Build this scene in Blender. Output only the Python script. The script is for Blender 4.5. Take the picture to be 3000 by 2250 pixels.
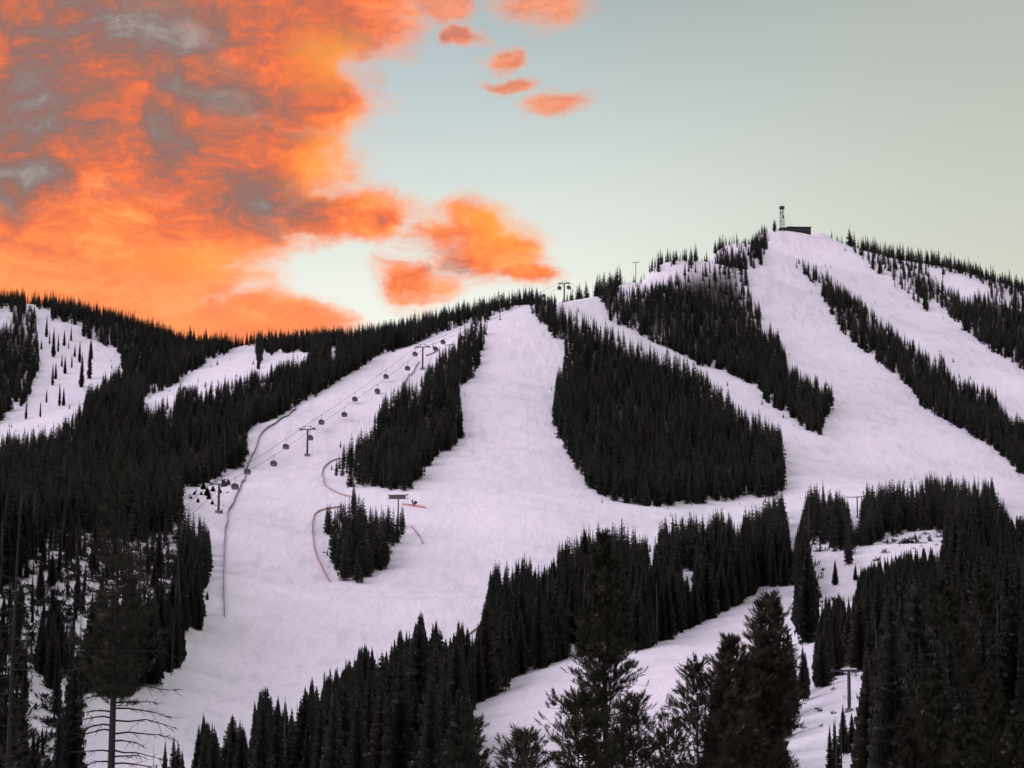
import bpy, math, random
import numpy as np

# ------------------------------------------------------------------ camera, sky, light, exposure
for o in list(bpy.data.objects):
    bpy.data.objects.remove(o)
SC = bpy.context.scene
COL = SC.collection
rnd = random.Random(11)
RNG = np.random.default_rng(11)

HFOV = math.radians(25.0)
F = 1500.0 / math.tan(HFOV / 2)            # focal length in pixels of the 3000 px wide photograph
HORIZON = 2100.0
TH = math.atan((HORIZON - 1125.0) / F)      # the camera looks slightly up at the mountain
cam_d = bpy.data.cameras.new('camera')
cam_d.sensor_width = 36.0
cam_d.angle = HFOV
cam_d.clip_start = 0.5
cam_d.clip_end = 30000.0
cam = bpy.data.objects.new('camera', cam_d)
COL.objects.link(cam)
cam.location = (0, 0, 0)
cam.rotation_euler = (math.pi / 2 + TH, 0, 0)
SC.camera = cam
FW = np.array([0, math.cos(TH), math.sin(TH)])
UP = np.array([0, -math.sin(TH), math.cos(TH)])
RT = np.array([1.0, 0, 0])

SUN_EL, SUN_AZ = math.radians(32), math.radians(250)     # azimuth clockwise from +Y, the soft afterglow behind the viewer
sun_d = bpy.data.lights.new('sun', 'SUN')
sun_d.energy = 1.5
sun_d.angle = math.radians(60)
sun_d.color = (1.0, 0.80, 0.95)
sun = bpy.data.objects.new('sun', sun_d)
COL.objects.link(sun)
sun.rotation_euler = (math.pi / 2 - SUN_EL, 0, -SUN_AZ + math.pi)

SC.view_settings.view_transform = 'Standard'
SC.view_settings.look = 'None'
SC.view_settings.exposure = 0.17
SC.view_settings.gamma = 1.0
SC.view_settings.use_curve_mapping = False
SC.cycles.max_bounces = 2
SC.cycles.diffuse_bounces = 1
SC.cycles.transparent_max_bounces = 4
SC.cycles.use_adaptive_sampling = True
SC.cycles.adaptive_threshold = 0.03


def lin(r, g, b):
    f = lambda c: (c / 255 / 12.92) if c / 255 <= 0.04045 else ((c / 255 + 0.055) / 1.055) ** 2.4
    return (f(r), f(g), f(b), 1.0)


class E:
    """arithmetic on shader sockets"""
    nt = None

    def __init__(s, v):
        s.v = v

    @staticmethod
    def m(op, *a, clamp=False):
        n = E.nt.nodes.new('ShaderNodeMath')
        n.operation = op
        n.use_clamp = clamp
        for i, x in enumerate(a):
            x = x.v if isinstance(x, E) else x
            if isinstance(x, (int, float)):
                n.inputs[i].default_value = x
            else:
                E.nt.links.new(x, n.inputs[i])
        return E(n.outputs[0])

    def __add__(s, o): return E.m('ADD', s, o)
    def __radd__(s, o): return E.m('ADD', s, o)
    def __sub__(s, o): return E.m('SUBTRACT', s, o)
    def __rsub__(s, o): return E.m('SUBTRACT', o, s)
    def __mul__(s, o): return E.m('MULTIPLY', s, o)
    def __rmul__(s, o): return E.m('MULTIPLY', s, o)
    def __truediv__(s, o): return E.m('DIVIDE', s, o)
    def max(s, o): return E.m('MAXIMUM', s, o)
    def min(s, o): return E.m('MINIMUM', s, o)

    def step(s, a, b, smooth=True):
        n = E.nt.nodes.new('ShaderNodeMapRange')
        n.interpolation_type = 'SMOOTHSTEP' if smooth else 'LINEAR'
        E.nt.links.new(s.v, n.inputs['Value'])
        n.inputs['From Min'].default_value = a
        n.inputs['From Max'].default_value = b
        return E(n.outputs['Result'])


def comb(x, y, z=0.0):
    n = E.nt.nodes.new('ShaderNodeCombineXYZ')
    for i, v in enumerate((x, y, z)):
        v = v.v if isinstance(v, E) else v
        if isinstance(v, (int, float)):
            n.inputs[i].default_value = v
        else:
            E.nt.links.new(v, n.inputs[i])
    return n.outputs[0]


def noise(vec, scale, detail=5, rough=0.55, dist=0.0):
    n = E.nt.nodes.new('ShaderNodeTexNoise')
    E.nt.links.new(vec, n.inputs['Vector'])
    n.inputs['Scale'].default_value = scale
    n.inputs['Detail'].default_value = detail
    n.inputs['Roughness'].default_value = rough
    n.inputs['Distortion'].default_value = dist
    return E(n.outputs['Fac'])


def mixc(fac, a, b, mode='MIX'):
    n = E.nt.nodes.new('ShaderNodeMix')
    n.data_type = 'RGBA'
    n.blend_type = mode
    n.clamp_factor = True
    fs, as_, bs = n.inputs[0], n.inputs[6], n.inputs[7]
    for s, v in ((fs, fac), (as_, a), (bs, b)):
        v = v.v if isinstance(v, E) else v
        if isinstance(v, (int, float)):
            s.default_value = v
        elif isinstance(v, tuple):
            s.default_value = v
        else:
            E.nt.links.new(v, s)
    return n.outputs[2]


def build_sky():
    w = bpy.data.worlds.new('World')
    SC.world = w
    w.use_nodes = True
    nt = w.node_tree
    nt.nodes.clear()
    E.nt = nt
    out = nt.nodes.new('ShaderNodeOutputWorld')
    bg = nt.nodes.new('ShaderNodeBackground')
    tc = nt.nodes.new('ShaderNodeTexCoord')
    sep = nt.nodes.new('ShaderNodeSeparateXYZ')
    nt.links.new(tc.outputs['Generated'], sep.inputs[0])
    x, y, z = (E(sep.outputs[i]) for i in range(3))
    az = E.m('ARCTAN2', x, y)
    el = E.m('ARCSINE', z)
    K = F / 1000.0
    U = az * K + 1.5                        # azimuth and elevation in one angular unit
    V = (el - TH) * (-K) + 1.125
    ramp_y = V.step(-1.2, 0.95, smooth=False)
    # clear dusk sky: grey blue above, cream towards the horizon, a greener cream to the right
    r = nt.nodes.new('ShaderNodeValToRGB')
    nt.links.new(V.step(-2.5, 1.1, smooth=False).v, r.inputs[0])
    cr = r.color_ramp
    cr.elements[0].position = 0.0
    cr.elements[0].color = lin(140, 150, 168)
    cr.elements[1].position = 1.0
    cr.elements[1].color = lin(244, 242, 228)
    for p, c in ((0.69, (157, 168, 170)), (0.78, (184, 194, 192)), (0.86, (209, 215, 207)), (0.94, (228, 230, 219))):
        e = cr.elements.new(p)
        e.color = lin(*c)
    base = r.outputs[0]
    # the dusk side opposite the sunset is lilac pink
    back = E.m('MULTIPLY', y, -1.0).step(-0.75, 0.55)
    base = mixc(back * 0.75, base, lin(222, 196, 226))
    warm = U.step(1.4, 3.1)
    base = mixc(warm * 0.6, base, lin(176, 177, 159), 'MIX')
    blue = (1.0 - U.step(1.0, 2.0)) * (1.0 - V.step(0.2, 0.75))
    base = mixc(blue * 0.22, base, lin(176, 198, 210))
    sky = nt.nodes.new('ShaderNodeTexSky')
    sky.sky_type = 'NISHITA'
    sky.sun_disc = False
    sky.sun_elevation = SUN_EL
    sky.sun_rotation = SUN_AZ
    base = mixc(0.006, base, sky.outputs[0], 'ADD')

    # --- clouds: a bank to the left with a ragged lit edge and small drifting pieces
    P0 = comb(U, V, 0.0)
    wx = noise(P0, 2.0, 2, 0.55) - 0.5
    wy = noise(comb(U + 7.3, V + 3.1), 2.3, 2, 0.55) - 0.5
    wx2 = noise(P0, 8.0, 3, 0.6) - 0.5
    wy2 = noise(comb(U + 2.7, V + 9.1), 9.0, 3, 0.6) - 0.5
    Uw = U + wx * 0.26 + wx2 * 0.12
    Vw = V + wy * 0.14 + wy2 * 0.07
    Us = U + wx * 0.26 + wx2 * 0.10
    Vs = V + wy * 0.14 + wy2 * 0.06

    PW, PS = comb(Uw, Vw), comb(Us, Vs)

    def union(bl, k=0.15, P=None):
        acc = None
        for cx, cy, rx, ry in bl:
            n = nt.nodes.new('ShaderNodeVectorMath')
            n.operation = 'MULTIPLY_ADD'
            nt.links.new(P or PW, n.inputs[0])
            n.inputs[1].default_value = (1 / rx, 1 / ry, 0)
            n.inputs[2].default_value = (-cx / rx, -cy / ry, 0)
            l = nt.nodes.new('ShaderNodeVectorMath')
            l.operation = 'LENGTH'
            nt.links.new(n.outputs[0], l.inputs[0])
            e = E(l.outputs['Value'])
            acc = e if acc is None else E.m('SMOOTH_MIN', acc, e, k)
        return 1.0 - acc
    bank = union([(0.05, 0.30, 1.00, 0.60), (0.66, 0.50, 0.44, 0.27), (0.80, 0.06, 0.44, 0.26), (0.12, 0.82, 0.70, 0.32),
                  (0.98, 0.63, 0.28, 0.095), (0.68, 0.95, 0.40, 0.11), (1.02, -0.08, 0.36, 0.20), (0.40, 0.70, 0.52, 0.15), (0.85, 0.30, 0.24, 0.15),
                  (-1.2, 0.2, 1.0, 0.8), (-0.6, -0.7, 1.3, 0.5)])
    small = union([(1.37, 0.67, 0.16, 0.12), (1.43, 0.735, 0.24, 0.125), (1.55, 0.795, 0.14, 0.055), (1.21, 0.815, 0.13, 0.095),
                   (1.28, 0.02, 0.15, 0.085), (1.33, 0.115, 0.09, 0.042), (1.60, 0.02, 0.19, 0.09), (1.485, 0.175, 0.10, 0.045),
                   (1.50, 0.24, 0.11, 0.030), (1.64, 0.30, 0.15, 0.052), (1.13, 0.64, 0.14, 0.06)], 0.08)
    fb = noise(comb(Uw * 0.5, Vw * 1.2), 5.5, 6, 0.60)
    fine = noise(comb(Uw * 0.5, Vw * 1.6), 20.0, 4, 0.6)
    # beyond the frame: a few broken pieces drift on
    far = (noise(comb(U * 0.5, V), 0.9, 3, 0.6) - 0.60) * 3.0 * (1.0 - V.step(-0.8, 0.0))
    d_bank = bank * 1.5 + (fb - 0.5) * 1.3 + (fine - 0.5) * 0.35
    d_small = small * 1.25 + (fb - 0.5) * 0.8 + (fine - 0.5) * 0.7
    dens = d_bank.max(d_small).max(far)
    alpha = (d_bank.step(-0.16, 0.50)).max(d_small.step(-0.08, 0.85)).max(far.step(0.0, 0.7))

    # colour: lit orange, paler peach at thin edges, mauve and grey where the cloud is thick and unlit
    shade_n = noise(comb(Us * 0.6 + 4.0, Vs * 1.0), 4.4, 7, 0.66)
    bil = E.m('ABSOLUTE', noise(comb(Us * 0.7 + 2.0, Vs * 1.15), 6.5, 6, 0.66) - 0.5) * 4.0
    streak = noise(comb(Us * 0.6 + 1.0, Vs * 1.4), 11.0, 6, 0.70)
    dark = union([(0.47, 0.41, 0.20, 0.15), (0.74, 0.60, 0.25, 0.11), (0.15, 0.34, 0.36, 0.20), (0.40, 0.13, 0.70, 0.17),
                  (0.08, 0.55, 0.26, 0.11), (0.58, 0.29, 0.30, 0.13), (-0.5, 0.0, 0.6, 0.5)], 0.3, PS)
    dark2 = union([(1.26, 0.72, 0.07, 0.07), (1.32, 0.76, 0.06, 0.05), (1.14, 0.635, 0.10, 0.04), (1.33, 0.11, 0.05, 0.025)], 0.1)
    S = dark.max(-0.55) * 0.62 + dark2.max(0.0) * 0.45 + (shade_n - 0.5) * 1.7 + (streak - 0.5) * 1.0 + (0.45 - bil) * 0.45 + 0.15
    r2 = nt.nodes.new('ShaderNodeValToRGB')
    nt.links.new(S.step(-0.30, 1.12, smooth=False).v, r2.inputs[0])
    c2 = r2.color_ramp
    c2.elements[0].position = 0.0
    c2.elements[0].color = lin(255, 160, 92)
    c2.elements[1].position = 1.0
    c2.elements[1].color = lin(158, 147, 141)
    for p, c in ((0.18, (252, 136, 76)), (0.32, (236, 118, 74)), (0.45, (206, 110, 80)), (0.57, (174, 108, 90)), (0.69, (144, 108, 100)), (0.84, (140, 122, 118))):
        e = c2.elements.new(p)
        e.color = lin(*c)
    ccol = r2.outputs[0]
    glow = union([(0.95, 0.47, 0.16, 0.13), (0.95, 0.20, 0.14, 0.10), (1.43, 0.66, 0.12, 0.08), (0.60, 0.79, 0.30, 0.07)], 0.25)
    ccol = mixc((glow + (streak - 0.5) * 0.9).step(-0.2, 1.0) * 0.75, ccol, lin(255, 158, 62))
    low = V.step(0.62, 0.95) * (1.0 - U.step(0.9, 1.3))
    ccol = mixc(low * 0.5, ccol, lin(255, 152, 98))
    pinker = (d_small - d_bank).step(-0.1, 0.1) * (1.0 - V.step(0.40, 0.55))
    ccol = mixc(pinker * 0.75, ccol, mixc(streak.step(0.35, 0.65), lin(228, 152, 128), lin(196, 122, 104)))
    edge = 1.0 - dens.step(0.05, 0.75)
    ccol = mixc(edge * 0.55, ccol, lin(246, 176, 142))
    # the bank lies to the left; the rest of the sky is clear
    gate = U.step(-4.0, -2.5) * (1.0 - U.step(1.85, 2.2)) * V.step(-3.2, -2.0)
    bg2 = nt.nodes.new('ShaderNodeBackground')
    nt.links.new(base, bg.inputs[0])
    nt.links.new(ccol, bg2.inputs[0])
    m1 = nt.nodes.new('ShaderNodeMixShader')
    nt.links.new(alpha.v, m1.inputs[0])
    nt.links.new(bg.outputs[0], m1.inputs[1])
    nt.links.new(bg2.outputs[0], m1.inputs[2])
    m2 = nt.nodes.new('ShaderNodeMixShader')
    nt.links.new(gate.v, m2.inputs[0])
    nt.links.new(bg.outputs[0], m2.inputs[1])
    nt.links.new(m1.outputs[0], m2.inputs[2])
    nt.links.new(m2.outputs[0], out.inputs[0])
    w.cycles.sampling_method = 'MANUAL'
    w.cycles.sample_map_resolution = 1024


build_sky()

# ------------------------------------------------------------------ terrain height field
def unproj(px, py, d):
    """a point of the place seen at a pixel of the photograph, d metres deep"""
    return d * (FW + RT * ((px - 1500.0) / F) + UP * ((1125.0 - py) / F))


def project(P):
    P = np.asarray(P, float)
    d = P @ FW
    dd = np.maximum(d, 1e-3)
    return 1500.0 + F * (P @ RT) / dd, 1125.0 - F * (P @ UP) / dd, d


RIDGE = [(-250, 900, 1700), (0, 888, 1740), (120, 895, 1760), (240, 915, 1800), (380, 945, 1830), (520, 985, 1850), (640, 1008, 1800), (760, 1012, 1730), (900, 1006, 1650), (1050, 990, 1560),
         (1200, 965, 1500), (1320, 940, 1450), (1430, 915, 1420), (1546, 893, 1405), (1640, 884, 1430), (1743, 869, 1480), (1820, 832, 1570),
         (1900, 803, 1640), (2000, 772, 1720), (2100, 738, 1830), (2200, 712, 1920), (2270, 686, 1980), (2337, 671, 2010), (2424, 678, 2020),
         (2500, 712, 2010), (2600, 745, 2000), (2720, 778, 1980), (2850, 800, 1950), (3000, 848, 1930), (3200, 900, 1900), (3500, 980, 1850)]
CTRL = [(0, 2250, 330), (300, 2250, 360), (560, 2250, 420), (760, 2250, 410), (1000, 2250, 385), (1250, 2250, 355), (1420, 2250, 355), (1700, 2250, 330),
        (2000, 2250, 300), (2300, 2250, 260), (2600, 2250, 225), (3000, 2250, 205), (100, 1950, 440), (400, 2050, 470), (560, 1880, 600), (900, 2000, 580),
        (700, 2130, 490), (1300, 1880, 640), (1550, 2100, 415), (1700, 1930, 520), (2000, 1860, 570), (2250, 1745, 650), (1500, 1720, 740), (1900, 1640, 810),
        (2200, 1560, 880), (2000, 1488, 960), (2250, 1468, 990), (1700, 1500, 915), (1300, 1700, 780), (1000, 1750, 740), (1070, 1500, 900), (700, 1700, 720),
        (620, 1500, 880), (900, 1335, 1074), (1238, 1082, 1270), (736, 1260, 1110), (1000, 1110, 1220), (1250, 1000, 1340), (1450, 1200, 1140), (1300, 1350, 1020),
        (1500, 1450, 930), (1700, 1300, 1080), (1650, 1000, 1320), (1900, 1200, 1200), (1900, 1000, 1400), (2100, 1100, 1330), (2250, 1250, 1200), (2300, 1000, 1500),
        (2330, 850, 1720), (2300, 760, 1860), (2500, 1150, 1350), (2700, 1280, 1210), (2950, 1450, 1080), (2600, 1000, 1530), (2800, 1050, 1500), (2990, 1150, 1400),
        (2600, 850, 1780), (2850, 900, 1750), (3000, 1000, 1600), (2000, 880, 1580), (1800, 930, 1450), (2330, 1430, 1010), (2600, 1430, 985), (2600, 1540, 860),
        (2450, 1600, 780), (2700, 1575, 800), (2950, 1560, 820), (2450, 1720, 640), (2700, 1720, 560), (2950, 1700, 520), (2350, 1880, 480), (2700, 1900, 380),
        (2950, 1900, 340), (2480, 2080, 330), (2800, 2080, 290), (30, 1230, 1340), (200, 1190, 1340), (340, 1050, 1560), (180, 980, 1630), (450, 1170, 1390),
        (700, 1050, 1590), (560, 1300, 1130), (300, 1350, 1100), (50, 1350, 1120), (100, 1550, 820), (350, 1550, 840), (100, 1750, 580), (350, 1780, 600),
        (500, 2450, 160), (1500, 2450, 155), (2500, 2420, 130), (1500, 2700, 80), (3400, 1500, 950), (-400, 1500, 900), (3400, 2100, 260), (-400, 2100, 380)]
cp = [unproj(*c) for c in CTRL] + [unproj(*c) for c in RIDGE]
for (px, py, d) in RIDGE:
    p = unproj(px, py, d)
    q = unproj(px, py, d + 200)
    cp.append(np.array([q[0], q[1], p[2] - 45]))
    q = unproj(px, py, d + 600)
    cp.append(np.array([q[0], q[1], p[2] - 170]))
for x, y, zz in ((0, 0, -6.5), (0, -300, -8), (300, -100, -8), (-300, -100, -8), (300, 150, -6), (-300, 200, -5), (1200, 400, 30), (-1200, 400, 30), (0, -1500, -10), (1500, -800, 0),
                 (-1500, -800, 0), (1800, 1400, 150), (-1800, 1400, 150), (0, 3600, 90), (2200, 3200, 80), (-2200, 3200, 80), (3500, 500, 60), (-3500, 500, 60)):
    cp.append(np.array([x, y, zz], float))
cp = np.array(cp)
CXY = cp[:, :2] / 1000.0


def _kern(r2):
    return 0.5 * r2 * np.log(np.maximum(r2, 1e-12))


n_ = len(CXY)
A = np.zeros((n_ + 3, n_ + 3))
dxy = CXY[:, None, :] - CXY[None, :, :]
A[:n_, :n_] = _kern((dxy ** 2).sum(-1)) + np.eye(n_) * 2e-5
A[:n_, n_] = 1
A[:n_, n_ + 1:] = CXY
A[n_:, :n_] = A[:n_, n_:].T
bvec = np.zeros(n_ + 3)
bvec[:n_] = cp[:, 2]
WTS = np.linalg.solve(A, bvec)
AINV = np.linalg.inv(A)
_ns = []
_r = np.random.default_rng(5)
for wl, amp in ((170, 1.1), (120, 0.8), (75, 0.55), (48, 0.38), (30, 0.25), (19, 0.16), (12, 0.09)):
    for k in range(4):
        a = _r.uniform(0, math.tau)
        kk = math.tau / (wl * _r.uniform(0.8, 1.25))
        _ns.append((kk * math.cos(a), kk * math.sin(a), _r.uniform(0, math.tau), amp * 0.5))


def height(x, y):
    x = np.asarray(x, float)
    y = np.asarray(y, float)
    sh = x.shape
    X = np.stack([x.ravel(), y.ravel()], 1) / 1000.0
    out = np.empty(len(X))
    for i in range(0, len(X), 20000):
        c = X[i:i + 20000]
        r2 = (c[:, :1] - CXY[None, :, 0]) ** 2 + (c[:, 1:] - CXY[None, :, 1]) ** 2
        out[i:i + 20000] = _kern(r2) @ WTS[:n_] + WTS[n_] + c @ WTS[n_ + 1:]
    out = out.reshape(sh)
    r = np.hypot(x, y)
    k = np.clip((r - 3000) / 2500, 0, 1)
    k = k * k * (3 - 2 * k)
    out = out * (1 - k) + 70 * k
    nz = 0
    for kx, ky, ph, am in _ns:
        nz = nz + am * np.sin(x * kx + y * ky + ph)
    return out + nz * np.clip(r / 400, 0.1, 1)


# settle the crest so that the skyline of the ground runs where the ridge line was read
_i0 = len(CTRL)
_rp = np.array(RIDGE, float)
_dd = np.linspace(900, 2500, 220)
for _it in range(7):
    err = []
    for (px, py, dr) in _rp:
        dir0 = FW + RT * ((px - 1500.0) / F) + UP * ((1125.0 - py) / F)
        hx, hy = dir0[0] / dir0[1], 1.0
        yy = _dd
        g = height(hx * yy, yy)
        pr = project(np.stack([hx * yy, yy, g], 1))[1]
        err.append(pr.min() - py)
    err = np.array(err)
    corr = err * _rp[:, 2] / F * 0.8
    bvec[_i0:_i0 + len(_rp)] += corr
    for k in range(len(_rp)):
        bvec[_i0 + len(_rp) + 2 * k] += corr[k]
    WTS = AINV @ bvec
print('skyline error px', np.abs(err).max().round(1), err.round(0).astype(int).tolist())


def hit(px, py, d0=60.0, d1=2400.0):
    """where the line of sight through a pixel meets the ground"""
    dir_ = FW + RT * ((px - 1500.0) / F) + UP * ((1125.0 - py) / F)
    t = np.exp(np.linspace(math.log(d0), math.log(d1), 900))
    P = t[:, None] * dir_[None]
    g = P[:, 2] - height(P[:, 0], P[:, 1])
    s = np.where((g[:-1] > 0) & (g[1:] <= 0))[0]
    if len(s) == 0:
        i = int(np.argmin(np.abs(g[300:]))) + 300
        p = P[i].copy()
    else:
        i = s[0]
        a = g[i] / (g[i] - g[i + 1])
        p = P[i] * (1 - a) + P[i + 1] * a
    p[2] = float(height(p[0], p[1]))
    return p


# ------------------------------------------------------------------ pistes, clearings and open sky, traced on the photograph
SKYLINE = [(-600, 850), (0, 856), (60, 852), (150, 862), (240, 884), (340, 908), (420, 928), (520, 957), (620, 978), (700, 985), (760, 978), (830, 975), (900, 973), (1000, 970), (1100, 957), (1200, 937),
           (1300, 912), (1400, 886), (1500, 866), (1550, 853), (1575, 862), (1600, 874), (1640, 872), (1672, 862), (1690, 832), (1720, 832), (1780, 803), (1850, 775), (1890, 752), (1950, 738),
           (1990, 735), (2050, 716), (2085, 700), (2100, 690), (2150, 690), (2185, 705), (2215, 690), (2230, 660), (2250, 672), (2258, 690), (2268, 652), (2284, 650), (2290, 685), (2415, 685), (2428, 634), (2450, 645), (2500, 655),
           (2550, 670), (2600, 686), (2650, 702), (2740, 722), (2790, 748), (2850, 768), (2920, 790), (3000, 818), (3600, 960)]
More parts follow.
